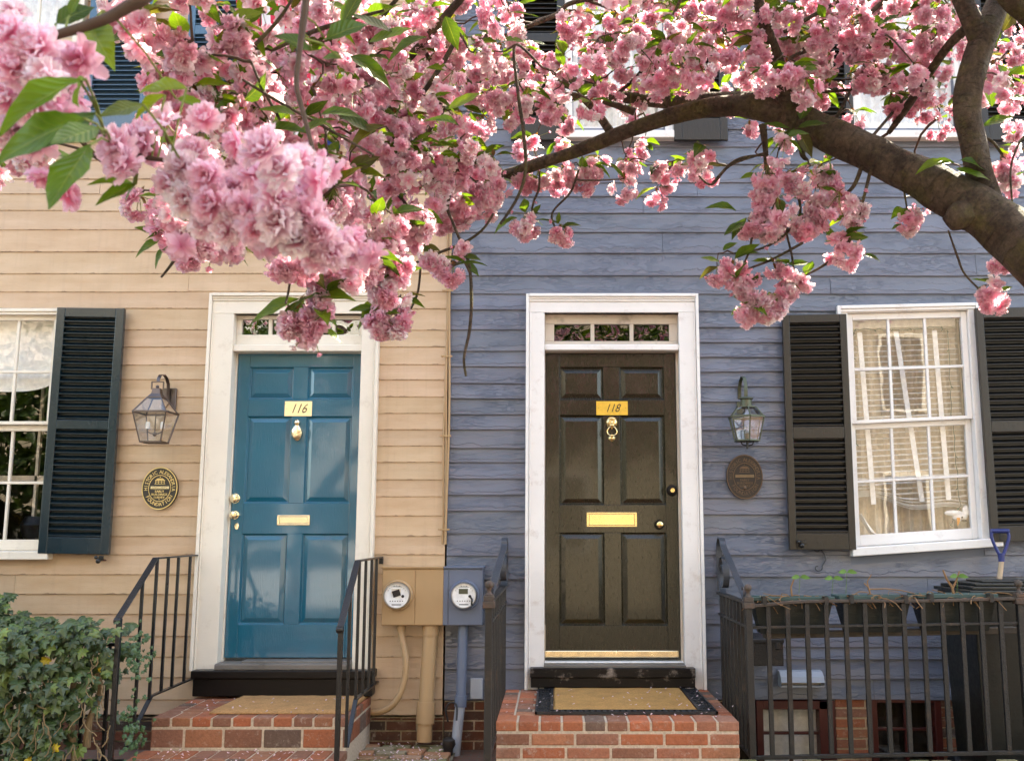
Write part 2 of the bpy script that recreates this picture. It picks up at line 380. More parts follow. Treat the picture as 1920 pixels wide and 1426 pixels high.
# openings (x0,x1,z0,z1)
d116=dict(x0=xx(398,560),x1=xx(715,560),i0=xx(437,640,-.04),i1=xx(678,640,-.04),zt=zz(553),zi=zz(588,-.04),zb=zz(1255))
d118=dict(x0=xx(987,560),x1=xx(1307,560),i0=xx(1021,640,-.04),i1=xx(1273,640,-.04),zt=zz(554),zi=zz(586,-.04),zb=zz(1290))
w116x1=xx(121,583); w116x0=w116x1-.95; w116z1=zz(583); w116z0=zz(1037)
op_beige=[(d116['i0']-.02,d116['i1']+.02,-1,d116['zi']+.03),(w116x0+.04,w116x1-.04,w116z0+.02,w116z1-.04)]
w118=[(1570,578),(1828,572),(1857,1012),(1588,1030)]
w118x0,w118x1=xx(1575,800),xx(1843,800)
op_blue=[(d118['i0']-.02,d118['i1']+.02,-1,d118['zi']+.03),(xx(1590,800)+.02,xx(1835,800)-.02,zz(1040),zz(590))]
bw=[(xx(1418,1340),xx(1566,1340),-.9,zz(1312)),(xx(1632,1340),xx(1765,1340),-.9,zz(1300))]
zu0=zz(247); zuw=zz(262)
ubw=[(xx(150,240)-.98,xx(150,240)-.02),(xx(458,240)+.02,xx(458,240)+.96)]
ubl=[(xx(1062,262),xx(1258,262)),(xx(1600,262),xx(1806,262))]
for a,b in ubw: op_beige.append((a+.05,b-.05,zuw+.05,6.3))
for a,b in ubl: op_blue.append((a+.05,b-.05,zuw+.02,6.3))
def siding(parent,mat,zs,x0,x1,ops,dx,wav,proud=.0085,seed=1):
    mb=MB(); r=random.Random(seed)
    for i in range(1,len(zs)):
        zt,zb=zs[i-1],zs[i]; mid=(zt+zb)/2; segs=[(x0,x1)]
        for (a,b,c,d) in ops:
            if c<mid<d:
                ns=[]
                for s0,s1 in segs:
                    if b<=s0 or a>=s1: ns.append((s0,s1)); continue
                    if a>s0: ns.append((s0,a))
                    if b<s1: ns.append((b,s1))
                segs=ns
        for s0,s1 in segs:                      # boards butt end to end here and there
            cuts=[s0]; q=s0+r.uniform(1.2,4.5)
            while q<s1-.4: cuts.append(q); q+=r.uniform(2.2,4.8)
            cuts.append(s1)
            for a,b in zip(cuts[:-1],cuts[1:]):
                k=.93+.12*r.random(); tint=(k*(1+.02*r.uniform(-1,1)),k,k*(1+.03*r.uniform(-1,1)))
                n=max(1,int((b-a)/dx)); pr=proud*(.85+.35*r.random()); sd=r.random()*50; tilt=r.uniform(-.0015,.0015)
                vs=[];fs=[];uvs=[]; g=.0012 if len(cuts)>2 else 0
                for j in range(n+1):
                    x=a+g+(b-a-2*g)*j/n; wz=wav*(mnoise.noise(Vector((x*2.1,sd,0)))+.45*mnoise.noise(Vector((x*9,sd,5)))); wy=wav*.6*mnoise.noise(Vector((x*1.3,sd,9)))
                    zb2=zb+wz+tilt*x
                    vs+=[(x,.012,zb2+.0025),(x,-pr-wy,zb2+.0015),(x,-pr-wy-.0015,zb2+.006),(x,-pr*.62-wy*.6,zb2+(zt-zb)*.5),(x,-.003,zt+.012),(x,.10,zt+.001),(x,.10,zb2+.002)]
                m=7; vv=[0,.0,.04,.5,1.1,1,0]
                for j in range(n):
                    xa,xb=a+(b-a)*j/n,a+(b-a)*(j+1)/n
                    for q in range(4):
                        fs.append((j*m+q,(j+1)*m+q,(j+1)*m+q+1,j*m+q+1)); uvs.append(((xa,vv[q]),(xb,vv[q]),(xb,vv[q+1]),(xa,vv[q+1])))
                    fs.append((j*m+4,(j+1)*m+4,(j+1)*m+5,j*m+5)); uvs.append(((0,1),)*4)
                fs.append(tuple(range(m))[::-1]); uvs.append(((0,.5),)*m); fs.append(tuple(n*m+q for q in range(m))); uvs.append(((0,.5),)*m)
                mb.add(vs,fs,tint,0,False,uvs)
    return mb.build('clapboard_wall',mat,parent)
zsb=zl(beige_px)
siding(beige,M['beige'],zsb,XL,xparty-.012,op_beige,.15,.0012,seed=3)
ztop_l=zl(blue_top)
xd=(d118['i0']+d118['i1'])/2
siding(blue,M['blue'],ztop_l,xparty+.002,XR,op_blue,.035,.003,.014,seed=4)
siding(blue,M['blue'],[ztop_l[-1]]+[zz(p) for p in blue_l],xparty+.002,xd,op_blue,.035,.0038,.015,seed=5)
siding(blue,M['blue'],[ztop_l[-1]]+[zz(p) for p in blue_r],xd,XR,op_blue+bw,.035,.0038,.015,seed=6)
# wall core with real openings, foundation, roof
def core(parent,x0,x1,ops,name,mat,z0,z1):
    mb=MB(); xs=sorted({x0,x1,*[o[0] for o in ops],*[o[1] for o in ops]}); 
    for a,b in zip(xs[:-1],xs[1:]):
        if a<x0-1e-6 or b>x1+1e-6: continue
        m=(a+b)/2; cuts=sorted([(o[2],o[3]) for o in ops if o[0]<m<o[1]]); z=z0
        for c,d in cuts:
            if c>z: mb.box(a,b,.104,.19,z,c)
            z=max(z,d)
        if z<z1: mb.box(a,b,.104,.19,z,z1)
    mb.build(name,mat,parent)
core(beige,XL,xparty-.005,op_beige,'wall_frame',M['room_dark'],0.0,6.9)
core(blue,xparty+.005,XR,op_blue+bw,'wall_frame',M['room_dark'],-.95,6.9)
for par,a,b in ((beige,XL,xparty-.005),(blue,xparty+.005,XR)):
    mb=MB(); mb.v=[];
    v=[(a,-.28,6.75),(b,-.28,6.75),(b,4,8.6),(a,4,8.6),(b,8.3,6.75),(a,8.3,6.75)]
    mb.add(v,[(0,1,2,3),(3,2,4,5),(0,3,5),(1,4,2),(0,5,4,1)]); mb.build('roof',M['iron_old'],par)
    MB().box(a,b,-.16,.1,6.52,6.74).build('cornice',M['cream'],par,.01)
    mb=MB(); mb.box(a,b,7.9,8.0,0,6.7); mb.box(a if par is beige else b-.1,a+.1 if par is beige else b,.2,7.9,0,6.7); mb.build('side_wall',M['beige' if par is beige else 'room'],par)
# rough brick foundation, real bricks
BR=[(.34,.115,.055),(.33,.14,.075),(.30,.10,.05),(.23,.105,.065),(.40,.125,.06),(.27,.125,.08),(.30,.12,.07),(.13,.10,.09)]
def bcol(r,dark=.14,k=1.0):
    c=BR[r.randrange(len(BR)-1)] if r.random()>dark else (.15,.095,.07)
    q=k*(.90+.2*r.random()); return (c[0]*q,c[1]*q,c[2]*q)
def brick_face(mb,x0,x1,z0,z1,y,bh=.065,bl=.205,g=.011,r=None,k=1.0,dep=.09,dark=.14):
    row=0; z=z0
    while z<z1-.01:
        h=min(bh,z1-z); x=x0-(bl/2 if row%2 else 0)
        while x<x1-.005:
            a=max(x,x0); b=min(x+bl-g,x1)
            if b-a>.012: mb.box(a,b,y-.004*r.random(),y+dep,z,z+h-g,bcol(r,dark,k))
            x+=bl
        z+=bh; row+=1
rb=random.Random(5)
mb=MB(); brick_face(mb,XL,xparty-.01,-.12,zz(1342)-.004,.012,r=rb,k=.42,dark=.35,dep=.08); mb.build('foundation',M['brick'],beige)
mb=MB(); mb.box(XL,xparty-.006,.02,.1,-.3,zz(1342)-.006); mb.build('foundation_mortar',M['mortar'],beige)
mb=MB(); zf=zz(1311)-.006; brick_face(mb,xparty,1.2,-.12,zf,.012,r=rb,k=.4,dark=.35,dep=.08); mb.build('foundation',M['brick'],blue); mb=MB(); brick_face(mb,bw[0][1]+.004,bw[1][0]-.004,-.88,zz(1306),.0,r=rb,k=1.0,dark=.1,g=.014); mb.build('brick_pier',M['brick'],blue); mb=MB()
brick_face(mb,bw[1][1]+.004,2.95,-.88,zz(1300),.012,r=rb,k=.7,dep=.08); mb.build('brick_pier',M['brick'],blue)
mb=MB(); mb.box(xparty+.002,1.2,.02,.1,-.3,zf-.004); mb.box(bw[0][1]+.002,bw[1][0]-.002,.007,.1,-.95,zz(1307)); mb.box(bw[1][1],5,.025,.1,-.95,zz(1301)); mb.build('foundation_mortar',M['mortar2'],blue)

# ------------------------------------------------------------- doors and their casings
def casing(par,d,mat,plinth):
    y=-.045; mb=MB(); x0,x1,i0,i1,zt,zi,zb=(d[k] for k in('x0','x1','i0','i1','zt','zi','zb'))
    bb=.022
    for a,b,c in ((x0,i0,1),(i1,x1,-1)):
        o,i=(a,b) if c==1 else (b,a)
        mb.box(o+c*bb,i,y,.02,zb,zi)
        mb.box(o,o+c*(bb-.0005),y-.022,.02,zb,zt-.0)      # backband
        mb.box(o+c*(bb+.002),o+c*(bb+.012),y-.010,y+.001,zb,zi)
    mb.box(x0+bb,x1-bb,y-.0015,.02,zi+.0005,zt-.055)
    mb.box(x0+bb,x1-bb,y-.028,.02,zt-.022,zt); mb.box(x0+bb,x1-bb,y-.016,.02,zt-.038,zt-.0225); mb.box(x0+bb,x1-bb,y-.009,.02,zt-.0545,zt-.0385)
    return mb.build('door_casing',mat,par,.003,2)
def panel(mb,x0,x1,z0,z1,yf,deep=.016,field=.004,w1=.006,w2=.012,w3=.042,mi=0):
    rings=[(0,yf),(w1,yf+deep*.55),(w1+.003,yf+deep),(w2,yf+deep),(w3,yf+field)]
    v=[]
    for q,y in rings: v+=[(x0+q,y,z0+q),(x1-q,y,z0+q),(x1-q,y,z1-q),(x0+q,y,z1-q)]
    f=[]
    for k in range(len(rings)-1):
        for j in range(4): f.append((4*k+j,4*k+(j+1)%4,4*k+4+(j+1)%4,4*k+4+j))
    b=4*(len(rings)-1); f.append((b,b+1,b+2,b+3)); mb.add(v,f,mi=mi)
def door_slab(par,mat,x0,x1,z0,z1,yf,cols,rows,name='door'):
    mb=MB(); xs=[x0]+[c for p in cols for c in p]+[x1]; e=.0
    zs=sorted(rows)
    mb.box(xs[0],xs[1],yf,yf+.045,z0,z1); mb.box(xs[4],xs[5],yf,yf+.045,z0,z1)       # stiles
    zc=z0
    for a,b in zs+[(z1,z1)]:
        mb.box(xs[1]+.0006,xs[4]-.0006,yf+.0007,yf+.045,zc,a); zc=b
    for a,b in zs:
        mb.box(xs[2],xs[3],yf+.0004,yf+.045,a+.0006,b-.0006)
        for c in cols: panel(mb,c[0],c[1],a,b,yf+.0008)
    mb.box(x0+.01,x1-.01,yf+.046,yf+.05,z0+.01,z1-.01)
    return mb.build(name,mat,par,.0025,2)
YD=.06
def transom(par,d,mat,zbar1,panes,zg0,zg1,glass):
    t=MB(); ya,yb=YD-.035,YD+.01; x0,x1=d['i0'],d['i1']; zi=d['zi']
    t.box(x0,x1,ya,yb,zbar1+.0005,zg0); t.box(x0,x1,ya,yb,zg1,zi-.0005); e=[x0]+[q for p in panes for q in p]+[x1]
    for k in range(0,len(e),2): t.box(e[k],e[k+1],ya+.001,yb,zg0+.0005,zg1-.0005)
    o=t.build('transom_window',mat,par,.003); g=MB(); g.box(panes[0][0],panes[-1][1],yb-.02,yb-.017,zg0,zg1); g.build('pane',glass,o)
    b=MB(); b.box(x0-.03,x1+.03,.45,.47,zbar1-.1,zi+.1); b.build('transom_backing',M['room_dark'],par)  # dark upright sheet behind the transom glass
def thr(x,py,Y): return xx(x,py,Y)
def make_door(par,d,trim,trim2,zslab0,zslab1,slabx,cols,rows,dmat,zb0,zb1,panes,zg,glass,name):
    casing(par,d,trim,None)
    mb=MB(); x0,x1,zi=d['i0'],d['i1'],d['zi']; zt=zslab0-.03
    mb.box(x0-.03,x0-.0005,-.03,.104,zt,zi); mb.box(x1+.0005,x1+.03,-.03,.104,zt,zi); mb.box(x0-.03,x1+.03,-.03,.104,zi+.0005,zi+.03)
    mb.box(x0,slabx[0]-.003,YD-.012,YD+.04,zt,zb0-.001); mb.box(slabx[1]+.003,x1,YD-.012,YD+.04,zt,zb0-.001); mb.box(slabx[0]-.0025,slabx[1]+.0025,YD-.02,YD+.04,zslab1+.003,zb0-.0015)
    mb.build('jamb',trim2,par,.002)
    MB().box(x0,x1,-.035,YD+.04,zb0,zb1).build('transom_bar',trim,par,.005,2)
    transom(par,d,trim2,zb1,panes,zg[0],zg[1],glass)
    return door_slab(par,dmat,slabx[0],slabx[1],zslab0,zslab1,YD,cols,rows,name)
def X(px,py): return xx(px,py,YD)
def Z(py): return zz(py,YD)
sx0,sx1=X(446,700),X(681,700)
c116=[(X(467,720),X(550,720)),(X(577,720),X(662,720))]
door1=make_door(beige,d116,M['cream'],M['cream'],Z(1232),Z(662),(sx0,sx1),c116,[(Z(1170),Z(1000)),(Z(943),Z(780)),(Z(748),Z(688))],M['teal'],zz(658,-.035),zz(646,-.035),
   [(X(456,615),X(506,615)),(X(512,615),X(566,615)),(X(572,615),X(624,615)),(X(630,615),X(676,615))],(Z(629),Z(600)),mat_glass('pale_transom_glass',.01,(.5,.52,.5),.08,2.2),'door')
door1['label']='glossy teal six panel door'
c118=[(X(1049,850),X(1132,850)),(X(1163,850),X(1247,850))]
door2=make_door(blue,d118,M['white'],M['oldcream'],Z(1234),Z(662),(X(1023,850),X(1269,850)),c118,[(Z(1172),Z(998)),(Z(946),Z(778)),(Z(749),Z(688))],M['black_door'],zz(656,-.035),zz(645,-.035),
   [(X(1039,625),X(1107,625)),(X(1114,625),X(1180,625)),(X(1187,625),X(1254,625))],(Z(641),Z(609)),M['door_glass_dark'],'door')
door2['label']='worn dark olive brown six panel door'
# sills
mb=MB(); mb.box(xx(452,1250,-.05),d116['i1']-.0,-.05,.10,Z(1236)-.012,Z(1234)-.002) ; mb.build('threshold',M['grey_sill'],beige,.004)
mb=MB(); mb.box(d116['i0'],d116['i1'],-.10,.10,zz(1256,-.1),zz(1244,-.1)); mb.build('threshold_stone',M['grey_sill'],beige,.008,2)
a,b=xx(357,1262,-.14),xx(700,1262,-.14); MB().box(a,b,-.14,.0,zz(1272,-.14),zz(1257,-.14)).box(a+.01,b-.01,-.12,.0,zz(1305,-.12),zz(1272,-.14)-.0005).build('door_step_board',M['sill_plain'],beige,.006,2)
mb=MB(); mb.box(d118['i0'],d118['i1'],-.09,.10,zz(1258,-.09),zz(1246,-.09)); mb.build('threshold_stone',M['grey_sill'],blue,.006,2)
mb=MB(); mb.box(d118['i0']+.002,d118['i1']-.002,.0,.09,zz(1246,-.09)+.0005,zz(1240,0)); mb.build('threshold',M['white_plain'],blue,.003)
a,b=xx(994,1262,-.11),xx(1304,1262,-.11); MB().box(a,b,-.12,.0,zz(1270,-.12),zz(1252,-.12)).box(a+.004,b-.002,-.108,.0,zz(1289,-.12),zz(1270,-.12)-.001).build('door_step_board',M['sill_black'],blue,.005,2)
# brass weather strip on the olive door
o=MB().box(X(1022,1226),X(1272,1226),YD-.014,YD-.0005,Z(1231),Z(1219)); o.build('kick_strip',M['brass_pale'],door2,.003)
def letter_slot(par,x0,x1,z0,z1,mat):
    y=YD; mb=MB(); t=.016
    mb.box(x0,x1,y-.008,y-.0005,z1-t*.6,z1); mb.box(x0,x1,y-.008,y-.0005,z0,z0+t*.6); mb.box(x0,x0+t,y-.008,y-.0005,z0+t*.6,z1-t*.6); mb.box(x1-t,x1,y-.008,y-.0005,z0+t*.6,z1-t*.6)
    o=mb.build('letter_slot',mat,par,.002,2); MB().box(x0+t+.002,x1-t-.002,y-.006,y-.001,z0+t*.6+.002,z1-t*.6-.002).build('flap',mat,o,.002,2)
letter_slot(door1,X(520,974),X(581,974),Z(984),Z(965),M['brass_pale']); letter_slot(door2,X(1100,974),X(1194,974),Z(987),Z(960),M['brass'])
def plate(par,x0,x1,z0,z1,txt,mat,size):
    o=MB().box(x0,x1,YD-.005,YD-.0005,z0,z1).build('number_plate',mat,par,.001); m=MB(); put_text(m,txt,size,(x0+x1)/2,(z0+z1)/2-.002,YD-.0056,shear=.42,sx=.82)
    for x in (x0+.016,x1-.016): m.ball((x,YD-.006,(z0+z1)/2),.002,6)
    m.build('digits',M['ink'],o)
plate(door1,X(534,766),X(585,766),Z(780),Z(752),'116',M['plate_pale'],.093); plate(door2,X(1118,766),X(1177,766),Z(778),Z(752),'118',M['plate_gold'],.082)
def knob(par,px,py,r,mat,name='knob',proj=.05,ring=None):
    x,z=X(px,py),Z(py); prof=[(.001,YD-proj),(r*.5,YD-proj+.001),(r*.88,YD-proj+.006),(r,YD-proj+.014),(r*.8,YD-proj+.025),(r*.45,YD-.02),(r*.45,YD-.008),(r*1.05,YD-.006),(r*1.1,YD-.0005)]
    o=MB().lathe(prof,(x,0,z),'y',20).build(name,mat,par); return o
knob(door1,441,934,.032,M['brass_pale'],'deadbolt',.035); knob(door1,441,965,.027,M['brass_pale'],'door_knob',.06); 
MB().lathe([(.001,YD-.006),(.014,YD-.005),(.016,YD-.0005)],(X(444,986),0,Z(986)),'y',16,sz=1.5).build('keyhole_cover',M['brass_pale'],door1)
knob(door2,1260,919,.036,M['sill_plain'],'deadbolt',.035); MB().lathe([(.001,YD-.038),(.015,YD-.037),(.016,YD-.030)],(X(1260,919),0,Z(919)),'y',14).build('keyhole_cover',M['brass'],door2)
MB().lathe([(.001,YD-.012),(.034,YD-.010),(.036,YD-.0005)],(X(1236,983),0,Z(983)),'y',20).build('knob_plate',M['sill_plain'],door2); knob(door2,1236,983,.024,M['brass'],'door_knob',.06)
# knockers
def bumpy(mb,amp,fr,ce):
    for i,p in enumerate(mb.v):
        v=Vector(p); d=(v-Vector(ce)); n=mnoise.noise(v*fr)+.5*mnoise.noise(v*fr*2.3); mb.v[i]=tuple(v+d.normalized()*n*amp if d.length>1e-6 else v)
x,z=X(558,808),Z(808); mb=MB(); mb.ball((x,YD-.02,z+.058),.021,14); mb.ball((x,YD-.012,z+.024),.024,14,sc=(.8,.7,1.2)); b0=len(mb.v); mb.ball((x,YD-.016,z-.014),.044,28,sc=(.92,.5,1.2)); bumpy(mb,.006,95,(x,YD,z-.014)); mb.build('door_knocker',M['brass_pale'],door1)
x,z=X(1147,792),Z(792); mb=MB()
mb.lathe([(.001,YD-.030),(.02,YD-.030),(.036,YD-.022),(.043,YD-.010),(.044,YD-.0005)],(x,0,z),'y',30); bumpy(mb,.005,110,(x,YD,z))
mb.ball((x,YD-.034,z-.004),.011,10,sc=(1,1,1.5)); mb.ball((x-.016,YD-.030,z+.008),.007,8); mb.ball((x+.016,YD-.030,z+.008),.007,8); mb.ball((x,YD-.032,z-.022),.016,10,sc=(1.2,.8,.8)); mb.ball((x,YD-.028,z+.024),.016,10,sc=(1.6,.7,.7))
kn=mb.build('door_knocker',M['bronze'] if False else M['brass'],door2); mb=MB()
pth=[(x+math.sin(t)*(.026+.014*(1-math.cos(t))/2),YD-.033,z-.030-.048*(1-math.cos(t))/2*1.35) for t in [i*math.pi/12 for i in range(25)]]; mb.tube(pth,.0052,8); mb.ball((x,YD-.033,z-.094),.010,10,sc=(1.5,1,.9)); mb.build('ring',M['brass'],kn)
MB().lathe([(.001,YD-.018),(.012,YD-.016),(.020,YD-.010),(.026,YD-.0005)],(x,0,z-.110),'y',18).build('striker',M['brass'],kn)
# ------------------------------------------------------------- windows
def window(par,quad,W,H,us,vs_,vmeet,mat,casmat,glass,parts,casw=.10,sill=None,label=None,y0=-.03):
    """us: [glass l, muntin.., glass r] fractions; vs_: fractions from the top (glass top, muntin, meet0, meet1, muntin, glass bottom)"""
    P=[at(q[0],q[1],0) if len(q)==2 else Vector((q[0],0,q[2])) for q in quad]   # TL TR BR BL
    def wf(x,y,z):
        u=x/W; v=1-z/H
        p=P[0]*(1-u)*(1-v)+P[1]*u*(1-v)+P[2]*u*v+P[3]*(1-u)*v
        return (p.x,y,p.z)
    cw=.062
    mb=MB()
    gx0,gx1=us[0]*W,us[-1]*W; gt,gb=(1-vs_[0])*H,(1-vs_[-1])*H
    sw=.040                                            # sash stile width
    cx0,cx1=gx0-sw,gx1+sw; ct=gt+.045; cb=gb-.075
    mb.box(0,cx0,y0,.10,cb,H*1.0); mb.box(cx1,W,y0,.10,cb,H); mb.box(cx0+.0005,cx1-.0005,y0+.0005,.10,ct,H)
    mb.box(-.012,.012,y0-.018,.10,cb,H+.01); mb.box(W-.014,W+.014,y0-.018,.10,cb,H+.01); mb.box(.0125,W-.0145,y0-.020,.0,H-.014,H+.010); mb.box(.0125,W-.0145,y0-.011,.0,H-.034,H-.0145)
    fr=mb.warp(wf).build('window',casmat,par,.003,2)
    if label: fr['label']=label
    top=MB(); bot=MB(); zm0,zm1=(1-vs_[2])*H,(1-vs_[3])*H
    ya,yb=.022,.050
    def sash(m,z0,z1,g0,g1,y,zr):
        m.box(cx0+.001,gx0,y,y+.035,z0,z1); m.box(gx1,cx1-.001,y,y+.035,z0,z1); m.box(gx0+.0005,gx1-.0005,y+.0007,y+.034,z0,g0); m.box(gx0+.0005,gx1-.0005,y+.0007,y+.034,g1,z1)
        mw=.009
        for u in us[1:-1]: m.box(u*W-mw,u*W+mw,y+.006,y+.030,g0+.0005,zr-mw-.0005); m.box(u*W-mw,u*W+mw,y+.006,y+.030,zr+mw+.0005,g1-.0005)
        m.box(gx0+.0007,gx1-.0007,y+.004,y+.031,zr-mw,zr+mw)
    sash(top,zm0+.001,ct-.001,zm0+.004+.02,gt,-.004,(1-vs_[1])*H); sash(bot,cb+.001,zm0,gb,zm1,.034,(1-vs_[4])*H)
    top.warp(wf).build('sash',mat,fr,.002); bot.warp(wf).build('sash',mat,fr,.002)
    g=MB()
    n=8
    for (z0,z1,y) in ((zm0,gt+.01,.014),(gb-.01,zm1+.01,.052)):
        g.box(gx0-.01,gx1+.01,y,y+.002,z0,z1)
    g.warp(wf).build('pane',glass,fr)
    if sill:
        s=MB(); s.box(-.04+sill[0],W+.05+sill[1],-.085,.02,cb-.058,cb-.0005); s.warp(wf).build('window_sill',casmat,fr,.006,2)
    return fr,wf,(gx0,gx1,gb,gt,W,H)
us=[.105,.365,.63,.890]; vs=[.052,.263,.49,.512,.728,.946]
win118,wf,gg=window(blue,w118,.95,1.64,us,vs,None,M['white'],M['white'],M['glass'],None,sill=(.055,0),label='old crooked white sash window with a sagging blind')
gx0,gx1,gb,gt,W,H=gg
MB().box(.02,W-.01,-.008,.03,-.10,gb-.075-.057).warp(wf).build('apron_board',M['blue_box'],win118)
def room(par,x0,x1,z0,z1,mat,dep=1.3,y=.2):
    mb=MB(); mb.box(x0,x1,y+dep,y+dep+.03,z0,z1); mb.box(x0-.03,x0,y,y+dep,z0,z1); mb.box(x1,x1+.03,y,y+dep,z0,z1); mb.box(x0,x1,y,y+dep,z0-.03,z0); mb.box(x0,x1,y,y+dep,z1,z1+.03); return mb.build('room_wall',mat,par)
wx0,wx1=xx(1560,800),xx(1880,800)
room(blue,wx0-.3,wx1+.5,zz(1060),zz(560),M['room'],.9)
mb=MB(); r=random.Random(3)
zb_=lambda u: .245-.16*u+.03*math.sin(u*9)       # the sagging lower edge of the blind
sz=gt-.05; k=0
while sz>.15:
    pts=[]
    for j in range(15):
        u=j/14; lim=zb_(u)+gb+.002*((k*37)%5); zz_=sz
        if sz<lim+.10: zz_=lim+.10*math.exp((sz-lim-.10)*9)*.9+.004
        pts.append((gx0-.01+(gx1-gx0+.02)*u,.115+.003*math.sin(k*2.1+u*5),zz_+.002*math.sin(k+u*3)))
    v=[];
    for p in pts: v+=[(p[0],p[1]-.014,p[2]-.005),(p[0],p[1]+.014,p[2]+.007)]
    mb.add(v,[(2*j,2*j+2,2*j+3,2*j+1) for j in range(14)]); sz-=.0385; k+=1
mb.box(gx0,gx1,.10,.13,gt-.04,gt+.02)
bl=mb.warp(wf).build('venetian_blind',M['slat'],win118)
mb=MB(); 
for u0,u1 in ((.10,.16),(.44,.60),(.80,.84)):
    mb.ribbon([(gx0+(gx1-gx0)*(u0+(u1-u0)*t),.095-.002*t,gt-.07-(gt-gb-.07-.20)*t) for t in (0,.3,.6,.8,1)],.034,.0015,col=(1,1,1))
mb.warp(wf).build('ladder_tape',M['white_plain'],bl)
mb=MB(); N=90; v=[]
for j in range(N+1):
    x=-.02+(W+.04)*j/N; yv=.24+.018*math.sin(j*.9)+.01*math.sin(j*.37)
    v+=[(x,yv,-.02),(x,yv,H)]
mb.add(v,[(2*j,2*j+2,2*j+3,2*j+1) for j in range(N)],smooth=True); mb.warp(wf).build('curtain',M['tan'],win118)
def wind(path,n=8,amp=.006,seed=1):
    r=random.Random(seed); out=[]
    for a,b in zip(path[:-1],path[1:]):
        for k in range(n):
            t=k/n; out.append(tuple(a[i]+(b[i]-a[i])*t+(r.uniform(-1,1)*amp) for i in range(3)))
    return out+[path[-1]]
mb=MB(); gw,gh=gx1-gx0,gt-gb
pth=wind([(gx0+.02,.088,gb+gh*.42),(gx0+.018,.088,gb+gh*.93),(gx0+.05,.088,gt-.045),(gx0+gw*.5,.088,gt-.06),(gx0+gw*.86,.088,gt-.045),(gx1-.06,.088,gt-.08),(gx1-.065,.088,gb+gh*.5),(gx1-.045,.088,gb+.16),(gx1-.12,.088,gb+.03)],10,.006,4)
mb.tube(pth,.0022,5)
for i in range(0,len(pth),4):
    p=pth[i]; mb.tube([p,(p[0]+.012*(-1)**(i//4),p[1]-.002,p[2]-.012)],.003,5)
sl_=mb.warp(wf).build('string_lights',M['green_wire']); tag(sl_,'dark green string of fairy lights hung inside the crooked white window','string lights')
# goose figure, card bundle on the sill inside
o=thing('goose_figurine','white goose figurine with an orange beak behind the lower window pane','figurine',(0,0,0)); gp=Vector(wf(gx1-.065,.075,gb+.085)); o.location=gp
mb=MB(); mb.ball((gp.x+.01,.085,gp.z),.045,14,sc=(1.2,.5,.75)); mb.ball((gp.x-.035,.08,gp.z+.022),.05,14,sc=(1.3,.45,.42)); mb.ball((gp.x+.055,.085,gp.z+.035),.03,12,sc=(.9,.5,1.3)); adopt(mb.build('body',M['white_plain']),o)
mb=MB(); mb.tube([(gp.x-.006,.068,gp.z-.012),(gp.x-.010,.066,gp.z-.035),(gp.x-.016,.066,gp.z-.066)],[.012,.010,.002],10); adopt(mb.build('beak',M['orange']),o)
mb=MB(); mb.ball((gp.x+.018,.064,gp.z-.008),.007,8); mb.ball((gp.x+.03,.066,gp.z-.03),.013,8,sc=(1.6,.5,.7)); adopt(mb.build('eye',M['ink']),o)
bp=Vector(wf(gx0+.06,.08,gb+.07)); mb=MB(); r=random.Random(8)
for k in range(9): mb.bar((bp.x-.045+k*.004,.075+k*.003,bp.z+.07-k*.006),(bp.x+.02+k*.005,.075+k*.003,bp.z-.055-.002*k),.05,.0022,up=(1,.2,.6))
tag(mb.build('paper_bundle',M['slat']),'bundle of pale cards leaning in the lower corner of the crooked window','papers')

# teal house window
q=[(w116x0,0,w116z1),(w116x1,0,w116z1),(w116x1,0,w116z0+.0),(w116x0,0,w116z0+.0)]
win116,wf2,gg2=window(beige,q,.95,w116z1-w116z0,[.07,.365,.665,.93],[.04,.258,.478,.502,.715,.945],None,M['cream'],M['cream'],M['glass'],None,sill=(.0,-.0),label='cream sash window with a swagged white curtain')
a0,a1,b0_,b1_,W2,H2=gg2
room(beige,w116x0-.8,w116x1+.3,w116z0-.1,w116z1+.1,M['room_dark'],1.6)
mb=MB(); N=40; K=14; v=[]
for i in range(K+1):
    for j in range(N+1):
        u=j/N; low=.665+.055*(2*u-1)**4
        t=i/K; zt=H2*(1.0-(1-low)*t*1.0); fold=.012*math.sin(t*26+2*math.sin(u*3))*t**2
        v.append((a0-.03+(a1-a0+.06)*u,.10+fold-.03*t**3,zt))
mb.add(v,[(i*(N+1)+j,i*(N+1)+j+1,(i+1)*(N+1)+j+1,(i+1)*(N+1)+j) for i in range(K) for j in range(N)],smooth=True)
mb.warp(wf2).build('curtain',M['curtain'],win116)
mb=MB()
for xq in (.60,.72,.80): mb.box(W2*xq,W2*xq+.02,.5,.53,0,H2)
mb.box(.1,W2,.5,.53,H2*.3,H2*.33); mb.warp(wf2).build('inner_door_frame',M['tan'],win116)
pp=Vector(wf2(W2*.84,.15,b0_+.06)); pot=thing('house_plant','leafy house plant in a round dark pot behind the cream window','plant',(pp.x,.15,pp.z-.1))
mb=MB(); mb.lathe([(.05,-.1),(.10,-.04),(.12,.04),(.09,.10),(.08,.10)],(pp.x,.17,pp.z),'z',20); adopt(mb.build('pot',M['sill_plain']),pot)

